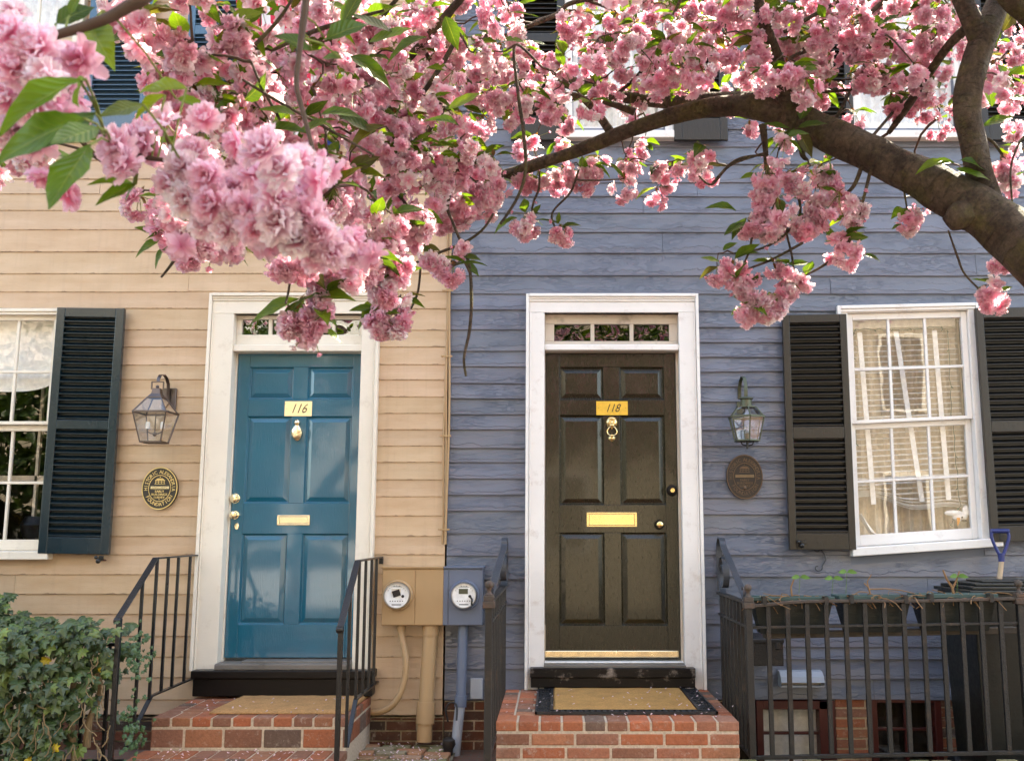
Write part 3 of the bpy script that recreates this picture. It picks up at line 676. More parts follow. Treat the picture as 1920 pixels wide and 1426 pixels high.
# upper windows
for par,(a,b),z0,tr,lb in ((beige,ubw[0],zuw,M['cream'],None),(beige,ubw[1],zuw,M['cream'],None),(blue,ubl[0],zuw-.02,M['white'],None),(blue,ubl[1],zuw-.02,M['white'],None)):
    hh=1.55; q=[(a,0,z0+hh),(b,0,z0+hh),(b,0,z0+.03),(a,0,z0+.03)]; wd=b-a
    f,w_,g_=window(par,q,wd,hh-.03,[.11,.37,.63,.89],[.05,.26,.485,.507,.73,.93],None,tr,tr,M['glass'],None,sill=(0,0),y0=-.045)
    mb=MB(); v=[]; N=60
    for j in range(N+1): x=wd*.08+wd*.84*j/N; v+=[(x,.12+.012*math.sin(j*1.1),.05),(x,.12+.012*math.sin(j*1.1),hh-.1)]
    mb.add(v,[(2*j,2*j+2,2*j+3,2*j+1) for j in range(N)],smooth=True); mb.warp(w_).build('curtain',M['curtain'],f)

M['louvre_navy_shade']=paint('navy_louvre_shade',(.003,.009,.013),.3,.2,.2); M['louvre_blue_shade']=paint('blue_louvre_shade',(.03,.07,.12),.35,.2,.2); M['louvre_black_shade']=paint('black_louvre_shade',(.005,.004,.003),.4,.2,.2)  # darker copies of the shutter paints, shade between slats put into the colour
# ------------------------------------------------------------- shutters (parts of their house)
def shutter(par,quad,W,H,st,rails,n,mat,y=-.055,label=None,th=.035):
    P=[Vector((q[0],0,q[1])) for q in quad]
    def wf(x,yy,z):
        u=x/W; v=1-z/H; p=P[0]*(1-u)*(1-v)+P[1]*u*(1-v)+P[2]*u*v+P[3]*(1-u)*v
        return (p.x,yy,p.z)
    mb=MB(); mb.box(0,st,y-th,y,0,H); mb.box(W-st,W,y-th,y,0,H); zc=0
    secs=[]
    for a,b in rails: mb.box(st+.0005,W-st-.0005,y-th+.001,y-.001,a,b)
    fr=mb.warp(wf).build('shutter',mat,par,.003,2)
    if label: fr['label']=label
    mb=MB()
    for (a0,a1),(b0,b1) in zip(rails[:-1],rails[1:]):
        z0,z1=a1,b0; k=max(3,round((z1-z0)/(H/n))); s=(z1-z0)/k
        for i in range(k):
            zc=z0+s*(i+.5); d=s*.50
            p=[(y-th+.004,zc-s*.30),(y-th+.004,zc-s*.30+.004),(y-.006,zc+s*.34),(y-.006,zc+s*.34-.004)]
            mb.box(st,W-st,y-th+.0005,y-th+.0038,zc-s*.30-.001,zc-s*.30+.0035,mi=1)  # lighter strip colours in the lit front edge of each slat
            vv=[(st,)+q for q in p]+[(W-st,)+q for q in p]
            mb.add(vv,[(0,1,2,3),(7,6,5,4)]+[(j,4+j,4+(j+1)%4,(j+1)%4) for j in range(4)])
    mb.box(st-.002,W-st+.002,y-.003,y-.001,rails[0][1],rails[-1][0])  # dark sheet standing in for shade in the gaps behind the slats
    mb.warp(wf).build('louvres',[M['louvre_navy_shade'] if mat is M['shutter_navy'] else M['louvre_blue_shade'] if mat is M['shutter_skylit'] else M['louvre_black_shade'],mat],fr)
    return fr,wf
def ptx(px,py,Y): p=at(px,py,Y); return (p.x,p.z)
Y=-.09
Q=[ptx(107,576,Y),ptx(233,578,Y),ptx(203,1039,Y),ptx(70,1037,Y)]; Wd=Q[1][0]-Q[0][0]; Hd=Q[0][1]-Q[3][1]
def vz(py,Y,Q,H): t=(Q[0][1]-zz(py,Y))/(Q[0][1]-Q[3][1]); return H*(1-t)
s1,swf=shutter(beige,Q,Wd,Hd,.058,[(0,vz(1006,Y,Q,Hd)),(vz(803,Y,Q,Hd),vz(786,Y,Q,Hd)),(vz(593,Y,Q,Hd),Hd)],39,M['shutter_navy'],label='dark navy louvred shutter beside the cream window')
Q=[ptx(1467,590,Y),ptx(1587,588,Y),ptx(1606,1030,Y),ptx(1481,1030,Y)]; Wd=Q[1][0]-Q[0][0]; Hd=Q[0][1]-Q[3][1]
s2,_=shutter(blue,Q,Wd,Hd,.048,[(0,vz(999,Y,Q,Hd)),(vz(822,Y,Q,Hd),vz(800,Y,Q,Hd)),(vz(605,Y,Q,Hd),Hd)],38,M['shutter_black'],label='brown black louvred shutter between the lantern and the crooked window')
Q=[ptx(1829,577,Y),ptx(1955,575,Y),ptx(1992,1013,Y),ptx(1860,1016,Y)]; Wd=Q[1][0]-Q[0][0]; Hd=Q[0][1]-Q[3][1]
s3,_=shutter(blue,Q,Wd,Hd,.052,[(0,vz(986,Y,Q,Hd)),(vz(810,Y,Q,Hd),vz(789,Y,Q,Hd)),(vz(596,Y,Q,Hd),Hd)],38,M['shutter_black'],label='brown black louvred shutter above the blue spade handle')
def upshut(par,x0,x1,z0,mat,h=1.5,lb=None):
    Wd=x1-x0; return shutter(par,[(x0,z0+h),(x1,z0+h),(x1,z0),(x0,z0)],Wd,h,.055,[(0,.165),(h*.5,h*.5+.07),(h-.06,h)],40,mat,label=lb)
zb=zz(247,Y); upshut(beige,xx(152,240,Y),xx(272,240,Y),zb,M['shutter_skylit'],lb='louvred upstairs shutter tinted with sky reflection above the beige wall lantern'); upshut(beige,xx(340,240,Y),xx(456,240,Y),zb,M['shutter_skylit'],lb='louvred upstairs shutter tinted with sky reflection beside the striped flag')
upshut(beige,ubw[0][0]-.45,ubw[0][0]-.03,zb,M['shutter_skylit'],lb='louvred upstairs shutter tinted with sky reflection at the far end')
zb=zz(262,Y); 
for xa,lb in ((ubl[0][0]-.40,'black upstairs shutter nearest the beige house'),(ubl[0][1]+.015,'black upstairs shutter above the olive door'),(ubl[1][0]-.40,'black upstairs shutter behind the forked limb'),(ubl[1][1]+.10,'black upstairs shutter farthest from the beige house')):
    upshut(blue,xa,xa+.385,zb,M['shutter_black'],lb=lb)
# shutter hardware
def sdog(par,px,py,mat=M['iron']):
    p=at(px,py,-.10); mb=MB(); mb.tube([(p.x,.0,p.z),(p.x,-.11,p.z)],.007,8); mb.ball((p.x,-.115,p.z-.004),.017,10); mb.ball((p.x-.02,-.105,p.z+.02),.013,8); mb.box(p.x-.004,p.x+.03,-.108,-.098,p.z+.005,p.z+.03); return mb.build('shutter_dog',mat,par,.002)
sdog(beige,186,1050)
sdog(blue,1503,1021)
def scroll(name,label,px,py,h,Y,mat=M['iron_scroll'],par=None):
    p=at(px,py,Y); path=[]
    for i in range(28):
        t=i/27
        if t<.3: a=math.pi*1.6*(1-t/.3); rr=.012+.020*(t/.3); path.append((p.x-.008+math.cos(a+1.2)*rr,Y,p.z+h*.42+math.sin(a+1.2)*rr))
        elif t<.7: s=(t-.3)/.4; path.append((p.x+.030*math.sin(s*math.pi)*1.1+.01,Y,p.z+h*.42-h*.84*s))
        else: a=math.pi*1.5*((t-.7)/.3); rr=.030-.018*((t-.7)/.3); path.append((p.x-.01+math.cos(a)*rr,Y,p.z-h*.42-math.sin(a)*rr*.9))
    mb=MB(); mb.tube(path,[.0045]*len(path),8); o=mb.build(name,mat)
    return tag(o,label,'iron hook')
scroll('iron_scroll_hook','black S shaped iron hook on the siding below the black shutter',1536,1046,.15,-.03)
scroll('iron_scroll_hook','small curled iron hook high on the blue siding under the limb',1492,270,.09,-.03)

# ------------------------------------------------------------- wall lanterns
def lantern_square(o,cx,zt,zr,zm,zb,yc,wt,wm,wb,metal,glass,n=4,rot=math.pi/4):
    def ring(w,z,g=0): return [(cx+math.cos(rot+2*math.pi*k/n)*w,yc+math.sin(rot+2*math.pi*k/n)*w,z) for k in range(n)]
    A,B,C_=ring(wt,zr),ring(wm,zm),ring(wb,zb); mb=MB()
    for k in range(n):
        j=(k+1)%n
        for r1,r2 in ((A,B),(B,C_)): mb.bar(r1[k],r2[k],.008,.008,up=(0,1,0))
        for r1,w_ in ((A,.008),(B,.013),(C_,.010)): mb.bar(r1[k],r1[j],w_,w_)
    mb.add(ring(wt*1.02,zr+.004)+ring(wt*.62,zr+(zt-zr)*.45)+ring(wt*.5,zt),[(k,(k+1)%n,n+(k+1)%n,n+k) for k in range(n)]+[(n+k,n+(k+1)%n,2*n+(k+1)%n,2*n+k) for k in range(n)]+[tuple(range(2*n,3*n))])
    mb.add(ring(wb*1.0,zb),[tuple(range(n))[::-1]])
    adopt(mb.build('lamp_frame',metal,None,.001),o)
    g=MB(); g.add(ring(wt*.99,zr)+ring(wm*.985,zm)+ring(wb*.97,zb),[(k,(k+1)%n,n+(k+1)%n,n+k) for k in range(n)]+[(n+k,n+(k+1)%n,2*n+(k+1)%n,2*n+k) for k in range(n)]); adopt(g.build('lamp_glass',glass),o)
Yl=-.19; cx=xx(292,780,Yl); l1=thing('wall_lantern','dark metal square wall lantern with two white candle bulbs on beige siding','wall lantern',(cx,0,zz(790)),'wall lanterns beside the front doors')
lantern_square(l1,cx,zz(728,Yl),zz(746,Yl),zz(774,Yl),zz(829,Yl),Yl,.066,.158,.098,M['dark_metal'],M['lamp_glass'])
mb=MB(); mb.box(xx(305,745,-.02),xx(331,745,-.02),-.035,-.012,zz(768,-.02),zz(728,-.02)); adopt(mb.build('back_plate',M['dark_metal'],None,.003),l1)
za=zz(728,Yl); mb=MB(); mb.ribbon([(cx+.02,-.035,za-.10),(cx+.02,-.05,za+.0),(cx+.02,-.055,za+.05),(cx+.015,-.075,za+.085),(cx+.01,-.11,za+.105),(cx,-.15,za+.10),(cx,-.18,za+.07),(cx,-.185,za+.045)],.022,.006)
mb.bar((cx-.04,Yl,za+.045),(cx+.04,Yl,za+.045),.008,.008,up=(0,1,0)); mb.bar((cx-.04,Yl,za-.005),(cx-.04,Yl,za+.045),.008,.008,up=(0,1,0)); mb.bar((cx+.04,Yl,za-.005),(cx+.04,Yl,za+.045),.008,.008,up=(0,1,0)); mb.ball((cx,Yl,za+.012),.012,10); adopt(mb.build('hook_arm',M['dark_metal']),l1)
mb=MB(); zc_=zz(800,Yl)
for s_ in(-1,1): mb.tube([(cx,Yl,zc_-.045),(cx+.025*s_,Yl,zc_-.045),(cx+.05*s_,Yl,zc_-.03),(cx+.05*s_,Yl,zc_-.012)],.004,6)
mb.ball((cx,Yl,zc_-.05),.014,10); mb.tube([(cx,Yl,zc_-.05),(cx,Yl,zc_+.09)],.004,6); k=adopt(mb.build('candle_holder',M['dark_metal']),l1)
for s_ in(-1,1): mb=MB(); mb.lathe([(.014,zc_-.012),(.014,zc_+.03),(.011,zc_+.032),(.011,zc_+.034)],(cx+.05*s_,Yl,0),'z',12); adopt(mb.build('candle',M['white_plain']),l1)
Yl=-.17; cx=xx(1400,790,Yl); l2=thing('wall_lantern','green bronze hexagonal wall lantern on blue siding above the dull oval plaque','wall lantern',(cx,0,zz(790)),'wall lanterns beside the front doors')
lantern_square(l2,cx,zz(760,Yl),zz(763,Yl),zz(782,Yl),zz(826,Yl),Yl,.066,.124,.086,M['verdigris'],M['lamp_glass'],6,math.pi/6)
za=zz(747,Yl); zt_=zz(763,Yl); mb=MB(); mb.lathe([(.04,zt_),(.038,zt_+.02),(.038,za-.008),(.05,za-.002),(.046,za+.006),(.01,za+.016)],(cx,Yl,0),'z',18); mb.ribbon([(cx-.015,-.012,za-.03),(cx-.015,-.02,za+.09),(cx-.010,-.04,za+.14),(cx-.004,-.08,za+.165),(cx,-.13,za+.15),(cx+.002,-.16,za+.10),(cx,-.17,za+.05),(cx,-.168,za+.01)],.024,.006)
mb.box(cx-.035,cx+.005,-.016,-.008,za-.09,za+.03); adopt(mb.build('hook_arm',M['verdigris'],None,.001),l2)
zb_2=zz(826,Yl); mb=MB(); mb.tube([(cx-.045,Yl,zb_2),(cx-.035,Yl,zb_2-.025),(cx,Yl,zb_2-.035),(cx+.035,Yl,zb_2-.025),(cx+.045,Yl,zb_2)],.005,6); mb.tube([(cx,Yl,zb_2+.0),(cx,Yl,zb_2-.055)],[.009,.007],8); adopt(mb.build('finial',M['iron']),l2)
mb=MB(); mb.lathe([(.004,zb_2),(.012,zb_2+.02),(.012,zb_2+.05),(.02,zb_2+.07),(.021,zb_2+.10),(.012,zb_2+.14),(.003,zb_2+.15)],(cx,Yl,0),'z',14); adopt(mb.build('bulb',M['glass']),l2)
mb=MB(); mb.lathe([(.016,zb_2+.002),(.016,zb_2+.05)],(cx,Yl,0),'z',12); adopt(mb.build('lamp_holder',M['bronze']),l2)

# ------------------------------------------------------------- oval plaques
def plaque(px,py,rx,rz,label,gold,dark,bar,extra):
    y=-.03; c=at(px,py,y); rx/=274.; rz/=270.
    o=thing('oval_plaque',label,'plaque',(c.x,0,c.z),'oval heritage plaques by the doors')
    mb=MB(); mb.lathe([(rx,-.012),(rx,y-.006)],(c.x,0,c.z),'y',56,sz=rz/rx,smooth=False); adopt(mb.build('plate',dark),o)
    mb=MB(); q=rz/rx
    for ra,rb_ in ((.955,1.0),(.60,.63)):
        mb.lathe([(rx*ra,y-.0062),(rx*ra,y-.009),(rx*rb_,y-.009),(rx*rb_,y-.0062)],(c.x,0,c.z),'y',56,sz=q,smooth=False)
        for _ in range(2):  mb.s.pop(); mb.f.pop(); mb.c.pop(); mb.m.pop(); mb.uv.pop()
    R_=.765
    def arc(txt,a0,a1,flip=1):
        n=len(txt)
        for i,ch in enumerate(txt):
            if ch==' ': continue
            a=a0+(a1-a0)*i/(n-1); x=c.x+math.cos(a)*rx*R_; z=c.z+math.sin(a)*rz*R_
            tx,tz=-math.sin(a)*rx,math.cos(a)*rz; rot=math.atan2(tz,tx)+ (math.pi if flip==1 else 0)
            put_text(mb,ch,.034,x,z,y-.0068,rot=rot,bold=.0005,sx=.9)
    arc('HISTORIC ALEXANDRIA',R(183),R(-5),1); arc('FOUNDATION',R(212),R(328),-1)
    for i,tx in enumerate(('EARLY','BUILDINGS','SURVEY')): put_text(mb,tx,.021,c.x,c.z-rz*.15-i*.020*1.02,y-.0068,bold=.0006,sx=1.05)
    hx,hz=rx*.30,rz*.13; zc=c.z+rz*.31
    for k in(-1,-.35,.35,1): mb.box(c.x+k*hx*.8-.0015,c.x+k*hx*.8+.0015,y-.0075,y-.006,zc-hz*.7,zc+hz*.4)
    mb.prism([(c.x-hx,zc+hz*.4),(c.x+hx,zc+hz*.4),(c.x+hx*.45,zc+hz*1.25),(c.x-hx*.45,zc+hz*1.25)],y-.0075,y-.006); mb.box(c.x-hx,c.x+hx,y-.0074,y-.006,zc-hz*.9,zc-hz*.72); mb.box(c.x-hx*.8,c.x+hx*.8,y-.0073,y-.006,zc-.002,zc+.001); mb.ball((c.x,y-.006,zc+hz*1.75),.0035,8)
    if extra: mb.ball((c.x,y-.008,c.z-rz*.5),.013,14,sc=(.8,.4,1.15))
    else: mb.ball((c.x,y-.006,c.z-rz*.52),.0035,8)
    adopt(mb.build('raised_lettering',gold),o)
    m=MB(); m.box(c.x-rx*.52,c.x+rx*.52,y-.0085,y-.0062,c.z-rz*.04,c.z+rz*.10); adopt(m.build('name_bar',bar,None,.001),o)
plaque(300,915,33.5,39,'bright gold and black oval heritage plaque on beige siding',M['plaque_gold'],M['plaque_dark'],M['brass_pale'],False)
plaque(1396,893.5,34,41,'dull copper oval heritage plaque on blue siding below the lantern',M['plaque_copper'],M['plaque_brown'],M['bronze'],True)

# ------------------------------------------------------------- meter box, pipes, cables
Ym=-.14; mbx=thing('meter_box','twin electric meter box painted half beige half blue','meter box',(xx(810,1120,Ym),0,zz(1172)))
x0,x1,xs=xx(716,1115,Ym),xx(905,1115,Ym),xx(831,1115,Ym); z0,z1=zz(1172,Ym),zz(1065,Ym)
for nm,a,b,m_ in (('beige_half',x0,xs-.0003,M['beige_box']),('blue_half',xs+.0003,x1,M['blue_box'])):
    mb=MB(); mb.box(a,b,Ym+.004,-.005,z0,z1)
    s_=xx(778,1115,Ym) if a==x0 else xx(841,1115,Ym)
    if a==x0: mb.box(a+.003,s_-.002,Ym-.001,Ym+.0035,z0+.004,z1-.006); mb.box(s_+.002,b,Ym-.001,Ym+.0035,z0+.004,z1-.006)
    else: mb.box(a,s_-.003,Ym-.001,Ym+.0035,z0+.004,z1-.006); mb.box(s_+.003,b-.003,Ym-.001,Ym+.0035,z0+.004,z1-.006)
    mb.box(a-(.006 if a==x0 else 0),b+(0 if a==x0 else .006),Ym-.012,-.004,z1+.0005,z1+.012)
    adopt(mb.build('box_half',m_,None,.002),mbx)['label']=('beige painted half' if a==x0 else 'blue painted half')
def meter(px,py,rm,ringm,lb,dark):
    x,z=xx(px,py,Ym),zz(py,Ym); r=rm/277.
    mb=MB(); mb.lathe([(r*1.12,Ym-.001),(r*1.12,Ym-.018),(r*1.04,Ym-.026),(r*.98,Ym-.026),(r*.98,Ym-.002)],(x,0,z),'y',40); m=adopt(mb.build('meter_ring',ringm),mbx)
    mb=MB(); mb.lathe([(r*.97,Ym-.02),(r*.97,Ym-.05),(r*.9,Ym-.062),(r*.86,Ym-.062),(r*.86,Ym-.05)],(x,0,z),'y',40); adopt(mb.build('chrome_rim',M['steel']),m)
    mb=MB(); mb.lathe([(r*.855,Ym-.0505),(r*.855,Ym-.053)],(x,0,z),'y',36,smooth=False); f=adopt(mb.build('dial_face',M['white_plain']),m)
    mb=MB(); mb.box(x-r*.38,x+r*.30,Ym-.0545,Ym-.0535,z+r*.12,z+r*.5); adopt(mb.build('display',M['tan'] if dark else M['verdigris']),m)
    mb=MB()
    if dark: mb.bar((x-r*.28,Ym-.058,z+r*.08),(x+r*.25,Ym-.058,z+r*.25),.004,.042,up=(0,0,1))
    else: mb.tube([(x+r*.5,Ym-.06,z-r*.1),(x+r*.62,Ym-.066,z-r*.25),(x+r*.6,Ym-.066,z-r*.7)],.006,6)
    for k in range(6): mb.box(x-r*.5+k*r*.18,x-r*.42+k*r*.18,Ym-.0540,Ym-.0532,z-r*.42,z-r*.36)
    mb.box(x-r*.35,x+r*.35,Ym-.0540,Ym-.0532,z-r*.68,z-r*.62); mb.box(x-r*.3,x+r*.3,Ym-.0540,Ym-.0532,z+r*.62,z+r*.67)
    for k in range(9): a=R(30+k*15); mb.ball((x+math.cos(a)*r*.72,Ym-.053,z+math.sin(a)*r*.72),.0022,6)
    mb.ball((x+r*.45,Ym-.054,z-r*.05),.010,10,sc=(1,.3,1))
    adopt(mb.build('dial_marks',M['ink']),m)
meter(746,1115,25,M['beige_box'],'',True); meter(871,1115,24.5,M['blue_box'],'',False)
def pipe(name,label,pts,rad,mat,cat='pipe',collars=(),n=20):
    mb=MB(); P=[at(*p) for p in pts]; mb.tube(P,rad,n)
    for c in collars: mb.tube([at(*c[0]),at(*c[1])],c[2],n)
    o=mb.build(name,mat); return tag(o,label,cat)
pipe('conduit_pipe','thick beige pipe running from the meter box to the brick ground',[(808,1170,-.07),(806,1200,-.075),(798,1330,-.12),(795,1390,-.14)],[.048,.048,.05,.05],M['beige_box'],collars=[((808,1171,-.07),(807,1190,-.072),.056),((799,1315,-.115),(797,1356,-.13),.060)])
o=thing('conduit_pipe','narrow blue and grey pipe below the blue half of the meter box','pipe',tuple(at(867,1172,-.07)))
mb=MB(); mb.tube([at(868,1172,-.07),at(864,1312,-.11)],.032,18); mb.tube([at(864.5,1303,-.108),at(863,1324,-.112)],.040,18); adopt(mb.build('upper_pipe',M['blue_box']),o)
mb=MB(); mb.tube([at(863,1322,-.112),at(860,1345,-.12),at(853,1418,-.16)],.033,18); adopt(mb.build('lower_pipe',M['grey_pvc']),o)
P=[(752,1172,-.08),(752,1185,-.08),(757,1210,-.10),(761,1240,-.12),(759,1270,-.13),(750,1300,-.14),(735,1322,-.14),(715,1333,-.12),(698,1335,-.09)]
mb=MB(); pts=[at(*p) for p in P]
def smooth(pts,n=6):
    out=[]; m=len(pts)
    for i in range(m-1):
        p0,p1,p2,p3=[Vector(pts[max(0,min(m-1,i+k))]) for k in(-1,0,1,2)]
        for k in range(n):
            t=k/n; out.append(.5*((2*p1)+(-p0+p2)*t+(2*p0-5*p1+4*p2-p3)*t*t+(-p0+3*p1-3*p2+p3)*t**3))
    out.append(Vector(pts[-1])); return out
sp=smooth(pts,8); mb.tube(sp,[.020+.0018*(i%2) for i in range(len(sp))],12); mb.tube([at(752,1171,-.08),at(752,1182,-.08)],.027,14); tag(mb.build('flexible_conduit',M['beige_box']),'beige flexible conduit curving from the meter box to the house base','conduit')
mb=MB(); r=random.Random(2)
for k,(dx,n0,n1) in enumerate(((0,-40,1058),(4,-40,1058),(8,-40,1030))):
    pts=[]
    for py in range(-60,1060,40):
        if py>n1: break
        pxx=845.5-(py-560)*.012+dx*.55-2; Pz=at(pxx,py,-.034-.004*(k%2)); pts.append((xparty-.02+ (dx*.0032) -.004+ .006*math.sin(py*.013+k*2)+(-.02*max(0,(py-1000))/60 if k==0 else 0),-.03-.006*k,Pz.z))
    mb.tube(pts,.0075,8)
for py in (545,668,817,992): z=zz(py,-.04); mb.box(xparty-.045,xparty+.022,-.052,-.044,z-.006,z+.006); mb.tube([(xparty-.05,-.03,z),(xparty-.05,-.06,z)],.006,6)
tag(mb.build('cable_bundle',M['beige_box']),'bundle of beige painted cables running down the seam between the houses','cable')
o=MB(); o.box(xx(881,1290,-.05),xx(905,1290,-.05),-.05,-.02,zz(1310,-.05),zz(1271,-.05)); tag(o.build('junction_cover',M['grey_pvc'],None,.004),'small pale blue cover panel low on the blue siding','cover')
mb=MB(); mb.tube(smooth([at(840,1352,-.16),at(836,1328,-.18),at(845,1316,-.18),at(856,1322,-.18),at(856,1350,-.2)],6),.006,8); tag(mb.build('cable_loop',M['rubber']),'loop of thin black cable behind the grey pipe','cable')
mb=MB(); mb.lathe([(.03,-.22),(.03,-.06),(.042,-.03),(.04,.0),(.02,.01)],(xx(842,1370,-.25),-.25,0),'z',10); bumpy(mb,.010,30,(xx(842,1370,-.25),-.25,-.05)); tag(mb.build('pipe_stub',M['iron_old']),'grimy grey pipe stub at the foot of the cable loop','pipe')
def onx(px,py,Xw):                # line of sight meets the upright plane x = Xw
    d=ray(px,py); t=Xw/d[0]; return Vector((Xw,-D+d[1]*t,ZC+d[2]*t))
# ------------------------------------------------------------- ground
GZ=-.115; HX0,HX1,HY=xx(1348,1110,-.01)+.02,3.55,onx(1403,1130,xx(1350,1110,-.02)).y+.02
def mat_pave():
    t=NT('brick_sidewalk'); b=t.new('TexBrick'); t.l.new(t.coord((1,1,1)),b.inputs[0]); b.inputs['Scale'].default_value=4.6
    b.inputs['Color1'].default_value=(.30,.13,.08,1); b.inputs['Color2'].default_value=(.22,.11,.08,1); b.inputs['Mortar'].default_value=(.20,.17,.12,1); b.inputs['Mortar Size'].default_value=.02
    n=t.noise(scale=5,detail=8,rough=.7); t.set(col=t.mix(1,t.mix(t.ramp(n,[(.5,0),(.7,.6)]),b.outputs[0],(.09,.10,.035)),(.55,.55,.55),'MULTIPLY'),rough=.9,norm=t.bump(t.math('MULTIPLY_ADD',b.outputs[1],-1.0,n),.6,.01)); return t.m
M['pave']=mat_pave(); M['asphalt']=plain('asphalt',(.030,.030,.031),.9,.2,.8,60); M['soil']=plain('dark_soil',(.035,.026,.018),.95,.1,1,25)
M['concrete']=plain('concrete',(.30,.28,.25),.9,.2,.5,20)
M['moss_brick']=mat_mortar('mossy_paver_joint',(.22,.18,.12)); 
mb=MB()
for a,b,c,d in ((-40,HX0,-5.0,.06),(HX1,40,-5.0,.06),(HX0,HX1,-5.0,HY)): mb.add([(a,c,GZ),(b,c,GZ),(b,d,GZ),(a,d,GZ)],[(0,1,2,3)])
mb.box(-40,40,-5.18,-5.0005,-.4,GZ+.001,mi=1)
tag(mb.build('sidewalk',[M['pave'],M['concrete']]),kind='structure')
mb=MB(); mb.add([(-60,-60,-.26),(60,-60,-.26),(60,-5.1,-.26),(-60,-5.1,-.26)],[(0,1,2,3)]); tag(mb.build('street',M['asphalt']),kind='structure')
mb=MB(); mb.add([(-60,.05,-.35),(60,.05,-.35),(60,60,-.35),(-60,60,-.35)],[(0,1,2,3)]); tag(mb.build('ground',M['soil']),kind='structure')
MW=M['mortar']
mb=MB(); mb.box(HX0-.1,HX0,HY,0,-1.0,GZ-.001); mb.box(HX1,HX1+.1,HY,0,-1.0,GZ-.001); mb.box(HX0-.1,HX1+.1,HY-.1,HY,-1.0,GZ-.001); mb.box(HX0,HX1,HY,.2,-1.05,-.97); 
mb.box(xx(1765,1380,-.3),HX1,HY,-.001,-.97,-.30)
tag(mb.build('areaway_pit',M['concrete']),'sunken basement light well behind the black iron fence','light well')
mb=MB(); r=random.Random(11)
x=HX0-.12
while x<3.9:
    w_=.10+.012*r.random(); mb.box(x,x+w_,HY-.36+.01*r.random(),HY-.12,-.11,.055+.012*r.random(),tuple(c*.9 for c in ((.20,.17,.08),(.17,.14,.07),(.24,.15,.09),(.15,.15,.06))[r.randrange(4)])); x+=w_+.014
k=mb.build('brick_kerb',M['brick'],None,.006,2); tag(k,'row of mossy bricks under the black iron fence','kerb')
MB().box(HX0-.13,3.9,HY-.35,HY-.125,-.114,.03).build('mortar_bed',M['moss_brick'],k)
# loose pavers between the two flights
mb=MB(); z0=-.105; y=-.06; row=0
px0,px1=xx(693,1340,0)+.02,xx(905,1340,0)-.18
while y>-2.2:
    x=px0-.12+(.11 if row%2 else 0)-row*.0
    while x<px1-.02:
        w_=.205 if r.random()<.8 else .1; dd=.098
        cc=((.40,.19,.10),(.46,.24,.13),(.34,.20,.11),(.25,.22,.11),(.42,.26,.17),(.30,.25,.16))[r.randrange(6)]
        b0=len(mb.v); mb.box(x,min(x+w_-.018,px1),y-dd+.018,y,z0,z0+.035+.012*r.random(),cc); tz=r.uniform(-.03,.03); rz=r.uniform(-.05,.05)
        for i in range(b0,len(mb.v)):
            q=mb.v[i]; dx_,dy_=q[0]-x-w_/2,q[1]-y+dd/2; mb.v[i]=(x+w_/2+dx_-rz*dy_,y-dd/2+dy_+rz*dx_,q[2]+tz*dx_)
        x+=w_
    y-=dd+.012; row+=1
pv=tag(mb.build('brick_path',M['brick'],None,.006,2),kind='structure')
mb=MB(); mb.add([(px0-.15,-2.3,z0+.012),(px1+.02,-2.3,z0+.012),(px1+.02,-.0,z0+.012),(px0-.15,-.0,z0+.012)],[(0,1,2,3)]); mb.build('path_joint_fill',M['moss_brick'],pv)

# ------------------------------------------------------------- brick steps
def steps(name,label,x0,x1,zt,yf,courses,ylow,zlow,xl0,xl1,seed,headw=.112,toplong=True,k=1.0):
    o=thing(name,label,'steps',((x0+x1)/2,yf/2,GZ),'brick front steps'); r=random.Random(seed); mb=MB(); g=.011
    z=zt; first=True
    for (h,bl) in courses:
        row_x=x0-(0 if first else r.choice((.05,.1,.03))); x=row_x
        while x<x1-.004:
            a=max(x,x0); b=min(x+bl-g,x1)
            dpt=.20 if first else .09
            if b-a>.012: mb.box(a,b,yf+.003*r.random(),yf+dpt,z-h+g,z-(.003*r.random()),bcol(r,.08,k))
            x+=bl
        y=yf+(.21 if first else .0)      # flanks
        while y<-.02:
            b_=min(y+(.21 if not first else .105)-g,-.004)
            for xa,xb in ((x0,x0+.09),(x1-.09,x1)): mb.box(xa,xb,y+.1 if (not first and y==yf) else y,b_,z-h+g,z-.003*r.random(),bcol(r,.2,k))
            y+=.21 if not first else .105
        z-=h; first=False
    y=yf+.212; row=0; zh=courses[0][0]                                             # landing surface
    while y<-.05:
        x=x0+.10-(.105 if row%2 else 0)
        while x<x1-.1:
            a=max(x,x0+.1); b=min(x+.21-g,x1-.1)
            if b-a>.02: mb.box(a,b,y,min(y+.10-g,-.004),zt-.05,zt-.002*r.random(),bcol(r,.08,k))
            x+=.21
        y+=.10; row+=1
    x=xl0                                                        # lower tread
    while x<xl1:
        a,b=x,min(x+headw-g,xl1); cc=bcol(r,.07,k)
        mb.box(a,b,yf-.205,yf-.006,zlow-.05,zlow-.004*r.random(),cc); mb.box(a,b,ylow,yf-.216,zlow-.05,zlow-.004*r.random(),bcol(r,.07,k)); x+=headw
    zz0=zlow-.055; x=xl0
    while x<xl1: mb.box(x,min(x+.21-g,xl1),ylow,ylow+.09,GZ,zz0-.004,bcol(r,.07,k)); x+=.21
    adopt(mb.build('bricks',M['brick'],None,.007,2),o)
    m=MB(); m.box(x0+.004,x1-.004,yf+.005,-.003,GZ,zt-.007); m.box(xl0+.006,xl1-.006,ylow+.008,yf+.008,GZ,zlow-.009); adopt(m.build('mortar_joints',M['mortar2']),o)
    return o
zl1=zz(1304,-.0); yf1=atz(450,1344,zl1).y; sx_0,sx_1=xx(365,1300,0)-.01,xx(696,1303,0)+.0
za1=zl1-.065-.105; 
